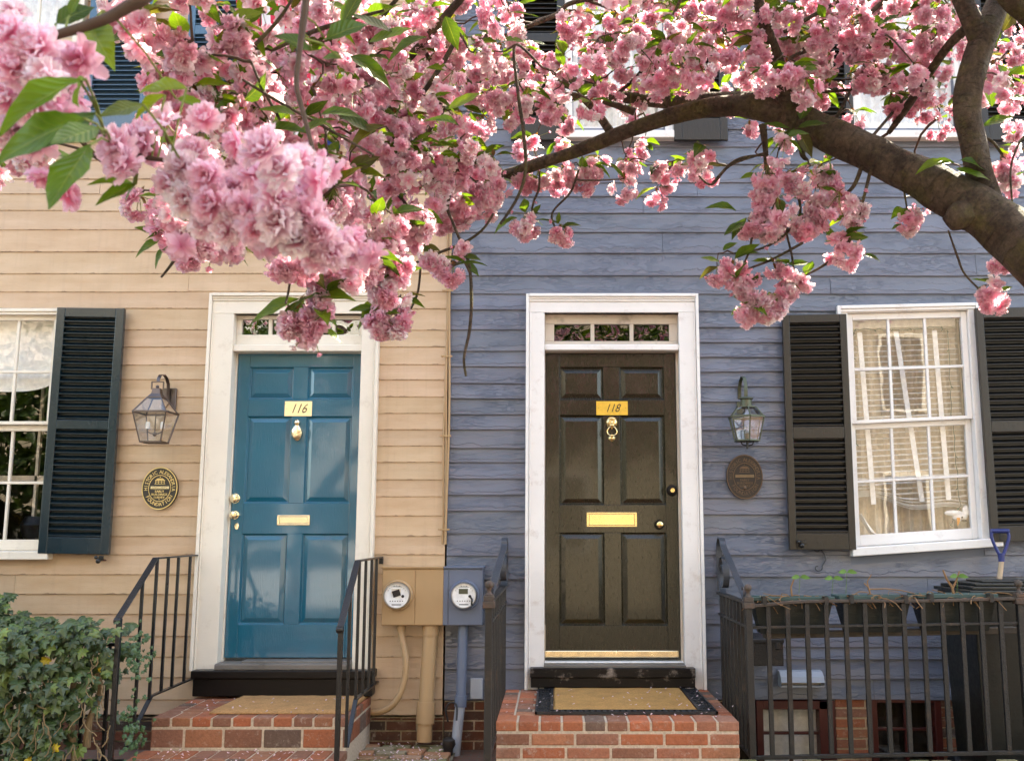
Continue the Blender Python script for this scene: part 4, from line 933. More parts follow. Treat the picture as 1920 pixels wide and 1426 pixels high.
steps('brick_steps','terracotta brick steps below the teal door with a plain brown mat',xx(284,1344,yf1),xx(651,1344,yf1),zl1,yf1,[(.066,.120),(.118,.232)],yf1-.42,zl1-.184,xx(284,1344,yf1)-.03,xx(651,1344,yf1)+.01,21,k=.95)
zl2=zz(1290,-.0); yf2=atz(1150,1351,zl2).y
steps('brick_steps','red brick steps below the olive door with whitish worn front edge',xx(930,1352,yf2),xx(1386,1352,yf2),zl2,yf2,[(.066,.123),(.074,.246),(.070,.246)],yf2-.45,zl2-.214,xx(925,1345,yf2)-.03,xx(1390,1345,yf2)+.04,34,headw=.215,k=1.15)
# ------------------------------------------------------------- mats
def grid_mat(x0,x1,y0,y1,z,h,N=60,K=22,amp=.004,xs=0):
    mb=MB(); v=[]
    for i in range(K+1):
        for j in range(N+1):
            x=x0+(x1-x0)*j/N; y=y0+(y1-y0)*i/K; e=min(j,N-j,i*2,(K-i)*2); hh=h*(1 if e>0 else .25)
            v.append((x+xs*i/K+.003*mnoise.noise(Vector((x*40,y*40,1))),y+.004*mnoise.noise(Vector((x*30,y*30,7))),z+hh+amp*mnoise.noise(Vector((x*14,y*14,3)))))
    mb.add(v,[(i*(N+1)+j,i*(N+1)+j+1,(i+1)*(N+1)+j+1,(i+1)*(N+1)+j) for i in range(K) for j in range(N)],smooth=True)
    b=[(x0,y0),(x1,y0),(x1+xs,y1),(x0+xs,y1)]; mb.add([(p[0],p[1],z+.001) for p in b]+[(p[0],p[1],z+h*.4) for p in b],[(0,1,5,4),(1,2,6,5),(2,3,7,6),(3,0,4,7)])
    return mb
A=atz(392,1338,zl1); B=atz(643,1336,zl1); C_=atz(440,1297,zl1)
mb=grid_mat(A.x,B.x+.02,A.y,C_.y+.02,zl1,.022,xs=.03)
tag(mb.build('doormat',M['coir_brown']),'plain brown coir doormat on the steps of the teal door','doormat')
A=atz(1003,1339,zl2); B=atz(1344,1336,zl2); yb=atz(1100,1289,zl2).y; dm=thing('doormat','tan coir doormat with an openwork black rubber border on the steps of the olive door','doormat',((A.x+B.x)/2,(A.y+yb)/2,zl2))
x0,x1,y0,y1=A.x,B.x,A.y,yb; bw_=.105; mb=MB(); z=zl2
for a,b,c,d in ((x0,x1,y0,y0+.012),(x0,x1,y1-.012,y1),(x0,x0+.012,y0,y1),(x1-.012,x1,y0,y1)): mb.box(a,b,c,d,z+.001,z+.016)
ix0,ix1,iy0,iy1=x0+bw_,x1-bw_,y0+.075,y1-.04
for a,b,c,d in ((ix0-.018,ix1+.018,iy0-.012,iy0),(ix0-.018,ix1+.018,iy1,iy1+.012),(ix0-.018,ix0,iy0,iy1),(ix1,ix1+.018,iy0,iy1)): mb.box(a,b,c,d,z+.0012,z+.017)
mb.box(x0+.01,x1-.01,y0+.01,y1-.01,z+.0015,z+.006)
def curls(xa,xb,ya,yb,n,m):
    for i in range(n):
        for j in range(m):
            cx_=xa+(xb-xa)*(i+.5)/n; cy_=ya+(yb-ya)*(j+.5)/m; rr=min((xb-xa)/n,(yb-ya)/m)*.45; fl=1 if (i+j)%2 else -1
            mb.tube([(cx_+fl*math.cos(t)*rr*(1-t/9),cy_+math.sin(t)*rr*(1-t/9),z+.013) for t in [k*.75 for k in range(9)]],.0035,5)
curls(x0+.012,ix0-.018,y0+.012,y1-.012,3,11); curls(ix1+.018,x1-.012,y0+.012,y1-.012,3,11); curls(ix0,ix1,y0+.012,iy0-.012,24,2); curls(ix0,ix1,iy1+.012,y1-.012,26,1)
adopt(mb.build('rubber_border',M['rubber']),dm); adopt(grid_mat(ix0,ix1,iy0,iy1,z+.004,.015,70,22).build('coir_pad',M['coir']),dm)

# ------------------------------------------------------------- thin black stair rails
def stair_rail(label,Xr,pw,pbend,pend,bars,lowpts):
    a,b,c=onx(*pw,Xr),onx(*pbend,Xr),onx(*pend,Xr); a.y=-.012; b.z=a.z-.004
    o=thing('stair_railing',label,'railing',(Xr,c.y,GZ),'thin black stair rails by the teal door'); m=M['iron']
    mb=MB(); mb.ribbon([tuple(a),tuple(b)],.038,.010); mb.ribbon([tuple(b),tuple(c)],.038,.010); mb.tube([(Xr-.019,c.y-.006,c.z-.014),(Xr+.019,c.y-.006,c.z-.014)],.017,12); adopt(mb.build('handrail',m,None,.002),o)
    mb=MB(); mb.box(Xr-.013,Xr+.013,c.y+.002,c.y+.028,GZ,c.z-.004); adopt(mb.build('post',m,None,.002),o)
    lo=[onx(*q,Xr) for q in lowpts]; lo[0].y=-.01
    mb=MB(); mb.ribbon([tuple(lo[0]),tuple(lo[1])],.026,.010); mb.ribbon([tuple(lo[1]),tuple(lo[2])],.026,.010); adopt(mb.build('bottom_rail',m,None,.001),o)
    def zat(P,y):
        for p,q in zip(P[:-1],P[1:]):
            if min(p.y,q.y)-1e-6<=y<=max(p.y,q.y)+1e-6: return p.z+(q.z-p.z)*(y-p.y)/(q.y-p.y)
        return P[-1].z
    for px,py in bars:
        y=onx(px,py,Xr).y; mb=MB(); mb.box(Xr-.0085,Xr+.0085,y-.0085,y+.0085,zat(lo,y)+.004,zat([a,b,c],y)-.006); adopt(mb.build('baluster',m,None,.0015),o)
    mb=MB(); mb.box(Xr-.006,Xr+.02,-.03,-.001,a.z-.045,a.z-.006); mb.tube([(Xr+.004,-.035,a.z-.03),(Xr+.004,-.01,a.z-.03)],.011,8); adopt(mb.build('wall_bracket',m,None,.001),o)
Xa=xx(371,1041,-.02); Xb=xx(713,1045,-.02)
stair_rail('thin black stair rail beside the ivy, on the window side of the teal door',Xa,(371,1040),(292,1045),(222,1158),[(354,1100),(332,1100),(313,1100),(292,1100),(264,1150)],[(358,1272),(283,1304),(236,1398)])
stair_rail('thin black stair rail with a nicked handrail beside the meter box',Xb,(713,1044),(671,1049),(638,1175),[(705,1100),(696,1100),(685,1100),(673,1100),(656,1150)],[(706,1278),(667,1310),(650,1400)])

# ------------------------------------------------------------- old iron fences
def fence(o,Xf,pt,pm,pb,nb,mirror):
    """a short return from the wall to the corner post"""
    c=onx(*pt,Xf); y=c.y; zt,zm,zb_=c.z,onx(*pm,Xf).z,onx(*pb,Xf).z; m=M['iron_old']
    mb=MB(); mb.ribbon([(Xf,-.005,zt),(Xf,y,zt)],.045,.014); adopt(mb.build('top_rail',m,None,.002),o)
    mb=MB(); mb.box(Xf-.014,Xf+.014,y,-.005,zm-.007,zm+.007); adopt(mb.build('middle_rail',m,None,.002),o)
    mb=MB(); mb.box(Xf-.014,Xf+.014,y,-.005,zb_-.008,zb_+.008); adopt(mb.build('bottom_rail',m,None,.002),o)
    for i in range(nb): yy=y*(i+.6)/nb*.97; mb=MB(); mb.box(Xf-.0115,Xf+.0115,yy-.0115,yy+.0115,zb_+.008,zt-.007); adopt(mb.build('bar',m,None,.0015),o)
    return y,zt,zm,zb_
def post(o,x,y,zt,zb_):
    mb=MB(); mb.box(x-.019,x+.019,y-.019,y+.019,zb_-.05,zt-.008); adopt(mb.build('post',M['iron_old'],None,.003),o)
    mb=MB(); mb.box(x-.031,x+.031,y-.031,y+.031,zt-.03,zt+.006); mb.box(x-.027,x+.027,y-.027,y+.027,zt+.0065,zt+.034); mb.lathe([(.024,zt+.0345),(.010,zt+.05),(.010,zt+.062),(.016,zt+.067)],(x,y,0),'z',14); mb.ball((x,y,zt+.086),.023,16); adopt(mb.build('finial',M['rusty'],None,.003),o)
def scrollbar(o,Xf,y,zt,ptop):
    zT=onx(*ptop,Xf).z; H_=zT-zt; th=.012; P=[(-.03,zt+.01),(-.028,zt+H_*.6),(-.035,zt+H_*.86),(-.07,zT-.012),(-.12,zT),(-.17,zT-.02),(-.22,zT-.06)]
    e=(y+.10,zt+.03); P+=[(-.22+(e[0]+.22)*t,zT-.06+(e[1]-zT+.06)*t) for t in (.25,.5,.75,1)]
    P+=[(y+.075,zt+.012),(y+.05,zt+.02),(y+.035,zt+.05),(y+.05,zt+.085),(y+.085,zt+.09),(y+.10,zt+.07)]
    s=smooth([(Xf,a,b) for a,b in P],6); mb=MB(); mb.ribbon([tuple(p) for p in s],.040,.007)
    cy_,cz_=-.205,zt+H_*.36; R0=H_*.34; sp=[(Xf,cy_+math.cos(t)*R0*(1-t/14.5)*.95,cz_+math.sin(t)*R0*(1-t/14.5)) for t in [-1.6+k*.22 for k in range(50)] if t<9.3]
    mb.ribbon(sp,.040,.007); adopt(mb.build('scroll_bracket',M['iron_scroll']),o)
Xg=xx(947,1108,-.02); fl=thing('iron_fence','short old black iron fence with a rusty ball finial beside the meter box','fence',(Xg,-.6,0),'old iron fences by the olive door')
y,zt,zm,zb_=fence(fl,Xg,(917,1128),(917,1168),(917,1412),10,0); post(fl,Xg,y,zt,zb_); scrollbar(fl,Xg,y,zt,(947,1008))
Xf=xx(1350,1110,-.02); fr_=thing('iron_fence','long old black iron fence carrying planters around the basement light well','fence',(Xf,-1.2,0),'old iron fences by the olive door')
y,zt,zm,zb_=fence(fr_,Xf,(1403,1130),(1403,1175),(1403,1410),8,1); post(fr_,Xf,y,zt,zb_); scrollbar(fr_,Xf,y,zt,(1351,1008))
FY,FZ,FM,FB=y,zt,zm,zb_
xe=xx(1913,1150,FY); rise=.016
m=M['iron_old']; XE=xe+1.2
mb=MB(); tp=[]; n=40
for i in range(n+1):
    t=i/n; x=Xf+(XE-Xf)*t; tp.append((x,FY,FZ+rise*(x-Xf)-.012*math.exp(-((x-Xf-.02)*6)**2)*1+.007*math.sin(x*5)*math.exp(-(x-Xf)*.8)))
mb.ribbon(tp,.046,.016,axis=(0,1,0)); adopt(mb.build('top_rail',M['rusty'],None,.002),fr_)
mb=MB(); mb.bar((Xf+.019,FY,FM),(XE,FY,FM+rise*(XE-Xf)),.016,.016); adopt(mb.build('middle_rail',m,None,.002),fr_)
mb=MB(); mb.bar((Xf+.019,FY,FB),(XE,FY,FB+rise*1.2*(XE-Xf)),.022,.022); adopt(mb.build('bottom_rail',m,None,.002),fr_)
x=Xf+.112
while x<XE-.03:
    if abs(x-xe)>.04:
        mb=MB(); mb.box(x-.0125,x+.0125,FY-.0115,FY+.0115,FB+rise*1.2*(x-Xf)+.011,FZ+rise*(x-Xf)-.008); adopt(mb.build('bar',m,None,.0015),fr_)
    x+=.1115
post(fr_,xe,FY,FZ+rise*(xe-Xf),FB)
# planters hooked on the inside of the rail
M['planter']=paint('green_black_planter',(.010,.015,.013),.5,.3,.4,dirt=((.05,.05,.04),.5)); M['planter_rim']=paint('teal_green_planter_rim',(.035,.075,.068),.5,.3,.3)
M['twig']=plain('dry_stalks',(.26,.15,.075),.8,.2,.5); M['sprig']=plain('fresh_green_sprig',(.09,.18,.03),.6,.3,.1); M['wood']=plain('weathered_board',(.10,.085,.07),.85,.2,.8)
def planter(px0,px1,lbl,seed):
    r=random.Random(seed); y0,y1=FY+.035,FY+.20; a,b=xx(px0,1112,y0),xx(px1,1112,y0); za=FZ+rise*((a+b)/2-Xf)+.018; zb0=za-.20
    o=thing('planter_box',lbl,'planter',((a+b)/2,FY+.1,zb0),'planters hooked on the iron fence')
    v=[(a+.045,y0+.03,zb0),(b-.045,y0+.03,zb0),(b-.045,y1-.03,zb0),(a+.045,y1-.03,zb0),(a,y0,za),(b,y0,za),(b,y1,za),(a,y1,za)]
    mb=MB(); mb.add(v,[(0,3,2,1),(0,1,5,4),(1,2,6,5),(2,3,7,6),(3,0,4,7)]); mb.add([(a+.01,y0+.01,za-.03),(b-.01,y0+.01,za-.03),(b-.01,y1-.01,za-.03),(a+.01,y1-.01,za-.03)],[(0,1,2,3)]); adopt(mb.build('trough',M['planter']),o)
    mb=MB(); mb.box(a-.008,b+.008,y0-.008,y0+.008,za-.012,za+.012); mb.box(a-.008,b+.008,y1-.008,y1+.008,za-.012,za+.010); mb.box(a-.008,a+.008,y0+.0085,y1-.0085,za-.012,za+.010); mb.box(b-.008,b+.008,y0+.0085,y1-.0085,za-.012,za+.010); adopt(mb.build('rim',M['planter_rim'],None,.003),o)
    for t in (.12,.88): mb=MB(); x=a+(b-a)*t; mb.ribbon([(x,y0-.009,za-.03),(x,y0-.009,za+.014),(x,FY-.028,za+.014),(x,FY-.028,za-.03)],.022,.004); adopt(mb.build('hanger',M['iron_old']),o)
    mb=MB(); n=max(5,int((b-a)*130))
    for k in range(n):
        x=r.uniform(a+.02,b-.02); yy=r.uniform(y0-.03,y1-.02); p=[Vector((x,yy,za-.02))]; d=Vector((r.uniform(-1,1),r.uniform(-.6,.3),r.uniform(.4,1.1))); L=r.uniform(.010,.030)
        for q in range(r.randrange(3,6)):
            p.append(p[-1]+d*L); d=Vector((d.x+r.uniform(-1.3,1.3),d.y+r.uniform(-.6,.4),d.z-.45+r.uniform(-.5,.2)))
            if p[-1].z<za-.05: break
        mb.tube(p,r.uniform(.0015,.0032),5)
    adopt(mb.build('dry_stalks',M['twig']),o); return o,a,b,za
P1,a1_,b1_,z1_=planter(1412,1562,'fence planter nearest the scroll bracket, full of bent dry stalks',31)
P2,a2_,b2_,z2_=planter(1575,1708,'fence planter in the middle of the three, with a long trailing dry stem',32)
P3,a3_,b3_,z3_=planter(1722,1868,'fence planter beside the dark trash bin, with a forked dry stem',33)
def stem(o,px,py,hp,ypx,fork=None,th=.006):
    y=FY+.10; mb=MB(); p0=at(px,py,y); pts=[p0]+[at(q[0],q[1],y) for q in hp]; mb.tube(pts,[th*(1-.55*i/len(pts)) for i in range(len(pts))],7)
    if fork: mb.tube([at(q[0],q[1],y) for q in fork],[th*.8,th*.6,th*.4][:len(fork)],7)
    adopt(mb.build('stem',M['twig']),o)
stem(P1,1485,1118,[(1483,1100),(1490,1082)],0)
stem(P2,1632,1114,[(1628,1100),(1620,1093)],0,[(1628,1100),(1626,1090),(1634,1076)]); stem(P2,1630,1104,[(1660,1103),(1690,1106),(1715,1112),(1720,1118)],0,th=.004)
stem(P3,1788,1114,[(1785,1100),(1775,1085),(1768,1068)],0,[(1786,1102),(1792,1090),(1799,1070)],.009)
def leaf_quad(mb,p,d,L,w,up=Vector((0,-.3,1)),droop=.3):
    d=Vector(d).normalized(); s=d.cross(up).normalized(); n=s.cross(d); P=[]
    for t,ww in ((0,0),(.25,.8),(.55,1),(.8,.55),(1,0)):
        c=Vector(p)+d*L*t-Vector((0,0,1))*droop*L*t*t
        P+=[c-s*w*ww*.5+n*.1*w*ww,c,c+s*w*ww*.5+n*.1*w*ww]
    mb.add(P,[f for k in range(4) for f in ((3*k,3*k+1,3*k+4,3*k+3),(3*k+1,3*k+2,3*k+5,3*k+4))],smooth=True)
def sprig(px,py,pbase,lb):
    y=FY+.09; p=at(px,py,y); q=at(px-2,pbase,y); mb=MB(); mb.tube([q,p],.0015,5)
    for a in (-2.7,-.4): leaf_quad(mb,p,(math.cos(a),-.25,.45*abs(math.sin(a))+.1),.062,.03,up=Vector((0,-1,.35)),droop=.35)
    tag(mb.build('seedling',M['sprig']),lb,'plant','green seedlings in the planters')
sprig(1500,1082,1112,'green seedling with two arched leaves in the planter nearest the scroll bracket'); sprig(1562,1084,1112,'green seedling in the gap between the first two planters'); sprig(1588,1072,1112,'taller green seedling above the middle planter'); sprig(1796,1080,1112,'tiny green seedling beside the forked dry stem')
y0=FY+.16; a,b=xx(1432,1190,y0),xx(1905,1185,y0); mb=MB(); mb.bar((a,y0,zz(1190,y0)),(b,y0,zz(1180,y0)),.08,.035); tag(mb.build('planter_shelf',M['wood'],None,.003),'weathered board shelf under the hooked planters','shelf')

# basement windows (parts of the blue house), vent
def bwin(a,b,zt,zb0,panes,curt,lb):
    mb=MB(); fw=.045; mb.box(a,a+fw,-.01,.09,zb0,zt); mb.box(b-fw*(2.4 if curt else 1),b,-.01,.09,zb0,zt); mb.box(a+fw,b-fw,-.01,.09,zt-.055,zt)
    x0,x1=a+fw,b-fw*(2.4 if curt else 1); zc=zz(1373 if curt else 1366,.03)
    mb.box(x0,x1,.02,.05,zc-.009,zc+.009)
    for t in panes: x=x0+(x1-x0)*t; mb.box(x-.011,x+.011,.02,.05,zb0,zc-.0095); mb.box(x-.011,x+.011,.02,.05,zc+.0095,zt-.056)
    o=mb.build('basement_window',M['red_paint'],blue,.003); o['label']=lb
    MB().box(x0,x1,.052,.055,zb0,zt-.056).build('pane',M['glass'],o)
    MB().box(a,b,.11,.12,zb0,zt).build('blind',M['curtain'] if curt else M['room_dark'],o)
bwin(bw[0][0],bw[0][1],bw[0][3]-.002,-.9,[.5],True,'oxblood red basement window with pale blinds'); bwin(bw[1][0],bw[1][1],bw[1][3]-.002,-.9,[.52],False,'oxblood red basement window with dark panes')
vx0,vx1=xx(1464,1270,-.10),xx(1545,1270,-.10); vz0,vz1=zz(1288,-.1),zz(1255,-.02); mb=MB()
cs=[(-.004,vz1),(-.06,vz1-.005),(-.10,vz1-.035),(-.115,vz1-.07),(-.112,vz1-.072),(-.096,vz1-.04),(-.058,vz1-.012),(-.004,vz1-.008)]
v=[(vx0,)+c for c in cs]+[(vx1,)+c for c in cs]; n=8; mb.add(v,[(i,(i+1)%n,n+(i+1)%n,n+i) for i in range(n)]); 
for x in (vx0,vx1): mb.add([(x,-.004,vz1),(x,-.06,vz1-.005),(x,-.10,vz1-.035),(x,-.115,vz1-.07),(x,-.10,vz0),(x,-.004,vz0)],[(0,1,2,3,4,5)])
mb.box(vx0,vx1,-.10,-.092,vz0,vz0+.012)
vt=tag(mb.build('dryer_vent',M['grey_pvc'],None,.001),'silver hooded wall vent behind the iron fence bars','vent'); MB().box(vx0+.004,vx1-.004,-.03,-.026,vz0+.01,vz1-.01).build('grille',M['tan'],vt)
mb=MB(); p0,p1=at(1388,1195,-.3),at(1462,1243,-.3); mb.box(p0.x,p1.x,-.42,-.02,p1.z,p0.z); mb.box(p0.x-.006,p1.x+.006,-.426,-.014,p0.z-.02,p0.z+.004); mb.box(p1.x-.05,p1.x-.02,-.427,-.42,p0.z-.06,p0.z-.015); tag(mb.build('storage_box',M['iron_old'],None,.004),'dark brown box standing against the siding behind the fence corner','box')
# trash bin, spade
M['bin']=paint('dark_olive_bin_plastic',(.011,.011,.008),.42,.2,.4,grain=(6,6,6))
yb0,yb1=FY+.24,FY+.78; bx0,bx1=xx(1822,1100,yb0),xx(1822,1100,yb0)+.62; tb=thing('trash_bin','dark olive wheeled trash bin with a stepped lid behind the fence','trash bin',((bx0+bx1)/2,(yb0+yb1)/2,-.30))
zt_=zz(1110,yb0); zb0=-.29
mb=MB(); v=[]
for z_,k in ((zb0,.05),(zt_-.05,.012),(zt_-.05,-.004),(zt_-.01,-.004)): v+=[(bx0+k,yb0+k,z_),(bx1-k,yb0+k,z_),(bx1-k,yb1-k,z_),(bx0+k,yb1-k,z_)]
mb.add(v,[(4*i+j,4*i+(j+1)%4,4*i+4+(j+1)%4,4*i+4+j) for i in range(3) for j in range(4)]+[(3,2,1,0)]); adopt(mb.build('bin_body',M['bin'],None,.012,3),tb)
mb=MB(); 
for k,(q,h) in enumerate(((-.022,.012),(.012,.032),(.05,.05),(.13,.062))): 
    za_=zt_-.009 if k==0 else zt_+(.0125,.0325,.0505)[k-1]
    mb.box(bx0+q,bx1-q,yb0+q*1.2,yb1-q,za_,zt_+h)
adopt(mb.build('lid',M['bin'],None,.010,3),tb); mb=MB(); 
for x in (bx0+.04,bx1-.04): mb.lathe([(.001,x-.025),(.10,x-.025),(.11,x-.015),(.11,x+.015),(.10,x+.025),(.001,x+.025)],(0,yb1-.03,-.19),'x',20)
adopt(mb.build('wheel',M['rubber']),tb)
M['spade_blue']=plain('blue_plastic_grip',(.02,.035,.17),.4,.5,.1); M['shaft']=plain('pale_wood_shaft',(.50,.38,.26),.6,.3,.3)
ys=yb1+.08; sp_=thing('spade','spade with a blue D grip and pale wooden shaft standing behind the trash bin','spade',tuple(at(1872,1075,ys)))
g=at(1875,1000,ys); e=at(1873,1045,ys); w_=.058; mb=MB(); P=smooth([(g.x-w_*.9,ys,g.z+.012),(g.x-w_,ys,g.z-.02),(g.x-w_*.75,ys,g.z-.07),(g.x-.018,ys,e.z+.03),(g.x-.002,ys,e.z+.005)],4); mb.tube(P,.011,8); mb.tube([(2*g.x-p.x,p.y,p.z) for p in P],.011,8); mb.tube([(g.x-w_*1.05,ys,g.z+.018),(g.x+w_*1.05,ys,g.z+.018)],.014,10); mb.lathe([(.022,e.z+.03),(.019,e.z-.025)],(g.x-.002,ys,0),'z',12)
for k in range(9): x=g.x-w_*.85+k*w_*.21; mb.tube([(x-.002,ys,g.z+.018),(x+.002,ys,g.z+.018)],.0165,10)
adopt(mb.build('grip',M['spade_blue']),sp_); q=at(1870,1120,ys); mb=MB(); mb.tube([(g.x-.002,ys,e.z-.02),(q.x,ys,q.z),(q.x-.01,ys,-.1)],.017,10); adopt(mb.build('shaft',M['shaft']),sp_)
mb=MB(); mb.box(q.x-.10,q.x+.08,ys-.01,ys+.01,-.29,-.08); adopt(mb.build('blade',M['iron_old'],None,.004),sp_)

# ------------------------------------------------------------- flag hanging upstairs
M['flag']=None
t=NT('flag_cloth'); t.set(col=t.attr(),rough=.8,spec=.2); tr=t.new('BsdfTranslucent'); t.l.new(t.attr(),tr.inputs[0]); mx=t.new('MixShader'); mx.inputs[0].default_value=.4; t.l.new(t.p.outputs[0],mx.inputs[1]); t.l.new(tr.outputs[0],mx.inputs[2]); t.l.new(mx.outputs[0],t.out.inputs[0])
t.p.inputs['Roughness'].default_value=.8
fg=thing('flag','red and white striped flag hanging from a staff by the upstairs shutter','flag',tuple(at(600,20,-.1)))
mb=MB(); NS=39; NV=30; A0=at(432,0,-.75); B0=at(640,0,-.12); zt_=zz(-30,-.4); zb_=zz(262,-.55); wd=(B0-A0); red=(.70,.05,.10); wht=(.82,.80,.80); blu=(.03,.05,.2)
grid=[]
for i in range(NV+1):
    for j in range(NS+1):
        u=j/NS; tt=i/NV; s=u+.05*tt*math.sin(u*9)+ .16*tt*(1-u)
        p=Vector((A0.x+wd.x*s, A0.y+wd.y*s+.05*math.sin(u*19+tt*2)*(.4+tt), zt_+(zb_-zt_)*tt*(1-.1*u)+.03*math.sin(u*7)*tt)); grid.append(p)
for i in range(NV):
    for j in range(NS):
        k=j//3; c=red if k%2==0 else wht
        if k>=11 and i>NV*.72: c=blu
        a=i*(NS+1)+j; mb.add([grid[a],grid[a+1],grid[a+NS+2],grid[a+NS+1]],[(0,1,2,3)],c,0,True)
adopt(mb.build('cloth',t.m),fg); mb=MB(); mb.tube([(A0.x-.05,A0.y-.03,zt_+.0),(B0.x,.0,zt_-.25)],.014,10); mb.ball((A0.x-.06,A0.y-.035,zt_+.01),.03,10); adopt(mb.build('staff',M['shaft']),fg)

# ------------------------------------------------------------- ivy hedge
M['ivy']=None
t=NT('ivy_leaf'); n=t.noise(scale=40,detail=4); t.set(col=t.mix(1,t.attr(),t.ramp(n,[(.3,.8),(.7,1.15)]),'MULTIPLY'),rough=.42,spec=.5); M['ivy']=t.m
iv=thing('ivy_hedge','dense dark green ivy hedge with a few yellow leaves over a low iron fence','hedge',(-3.4,-1.1,GZ))
lob=[(0,0),(.32,-.12),(.62,.10),(.42,.30),(.60,.62),(.26,.62),(0,1.12),(-.26,.62),(-.60,.62),(-.42,.30),(-.62,.10),(-.32,-.12)]
r=random.Random(41); V=[];Fc=[];Cc=[]
def ivy_top(x): 
    u=(x+3.12)/.62         # 0 at the frame edge, 1 at the rail
    return .78+ (.09*max(0,1-u*3.2) if u<.32 else 0)-.035*math.exp(-((u-.36)/.13)**2)+.03*math.sin(x*23)+.02*math.sin(x*51)
def add_leaf(p,nrm,s,col,twist):
    nrm=nrm.normalized(); up=Vector((0,0,-1)); u=(up-nrm*up.dot(nrm)); u=(u.normalized() if u.length>.05 else Vector((1,0,0))); u=Matrix.Rotation(twist,3,nrm)@u; w_=nrm.cross(u)
    b=len(V); c=p+u*.35*s+nrm*.10*s; V.append(tuple(c))
    for a,h in lob:
        f=.0 if abs(a)<.3 else -.10; V.append(tuple(p+w_*a*s+u*h*s+nrm*(f*s-.12*h*h*s)))
    n_=len(lob)
    for k in range(n_): Fc.append((b,b+1+k,b+1+(k+1)%n_)); Cc.append(col)
cnt=0
while cnt<4300:
    x=r.uniform(-4.6,-2.36); zt_=ivy_top(x); z=r.uniform(-.10,zt_); sd=r.random()
    fy=-1.22-.05*math.sin(x*7+z*5)-.06*mnoise.noise(Vector((x*4,z*4,2))); fy-= .12*(z/zt_)**2 if z>.4 else 0
    edge=-2.36-.17*(z<.5)-.06*math.sin(z*14)
    if x>edge: continue
    # thin places where stems and the wall show through
    hole=math.exp(-(((x+2.58)/.09)**2+((z-.29)/.14)**2)*1.1)
    if r.random()<hole*1.6 and sd<.97: continue
    if mnoise.noise(Vector((x*5.2,1,z*5.2)))>.22 and r.random()<.8: continue
    if r.random()<.22: p=Vector((x,fy+r.uniform(0,.30),zt_+r.uniform(-.04,.02))); nn=Vector((r.uniform(-.5,.5),-.6,1))
    else: p=Vector((x,fy+(r.uniform(-.03,.10) if r.random()<.72 else r.uniform(.12,.26)),z)); nn=Vector((r.uniform(-.5,.5),-1,r.uniform(.1,.9)))
    k=r.random(); base=(.032,.058,.017) if k<.5 else (.048,.084,.022) if k<.85 else (.10,.15,.03)
    if r.random()<.008: base=(.50,.36,.02)
    q=.7+.6*r.random(); add_leaf(p,nn,r.uniform(.026,.074),tuple(c*q for c in base),r.uniform(-.9,.9)); cnt+=1
for k in range(140):      # creepers past the rail
    x=-2.36+abs(r.gauss(0,.05)); z=r.choice((r.gauss(.62,.07),r.gauss(.22,.10))); add_leaf(Vector((x,-1.2+r.uniform(-.05,.1),z)),Vector((r.uniform(-.5,.5),-1,.4)),r.uniform(.015,.028),(.045,.095,.03),r.uniform(-1,1))
me=bpy.data.meshes.new('foliage'); me.from_pydata(V,[],Fc); me.materials.append(M['ivy']); a=me.color_attributes.new('Col','FLOAT_COLOR','CORNER')
a.data.foreach_set('color',np.repeat(np.array([(*c,1) for c in Cc],dtype=np.float32),3,axis=0).ravel()); o=bpy.data.objects.new('foliage',me); COL.objects.link(o); adopt(o,iv)
M['vine']=plain('ivy_stem_bark',(.20,.14,.075),.85,.2,1,40)
for P,rr in (([(180,1262),(188,1290),(180,1320),(168,1350),(162,1400)],[.016,.018,.019,.02,.022]),([(140,1270),(136,1300),(134,1345),(140,1426)],[.016,.017,.018,.02]),([(128,1370),(140,1400),(150,1440)],[.014,.015,.016])):
    mb=MB(); mb.tube(smooth([at(*p,-1.12) for p in P],4),sum([[v]*4 for v in rr],[])[:(len(P)-1)*4+1],9,jit=.3); adopt(mb.build('stem',M['vine']),iv)
mb=MB()
for k in range(95):
    x=r.uniform(-4.2,-2.4); z=r.uniform(-.05,.65); p=[Vector((x,-1.27-r.random()*.06,z))]; d=Vector((r.uniform(-.5,.5),-.05,-1))
    for q in range(5): p.append(p[-1]+d*r.uniform(.02,.035)); d=(d+Vector((r.uniform(-.9,.9),0,r.uniform(-.3,.3)))).normalized()
    mb.tube(p,r.uniform(.002,.004),5)
adopt(mb.build('tendrils',M['vine']),iv)
MB().box(-4.6,-2.62,-1.02,-.98,GZ,.55).build('inner_thicket',M['soil'],None) if False else None
hf=thing('low_iron_fence','plain black iron fence buried in the ivy hedge','fence',(-3.2,-.98,GZ)); mb=MB(); mb.box(-4.6,Xa-.02,-1.0,-.98,.66,.68); mb.box(-4.6,Xa-.02,-1.0,-.98,.02,.04); adopt(mb.build('rail',M['iron'],None,.002),hf)
x=-4.5
for k in range(18):
    x=xx(197,1350,-.99)-.135*k; mb=MB(); mb.box(x-.009,x+.009,-.999,-.981,GZ,.659); adopt(mb.build('bar',M['iron']),hf)

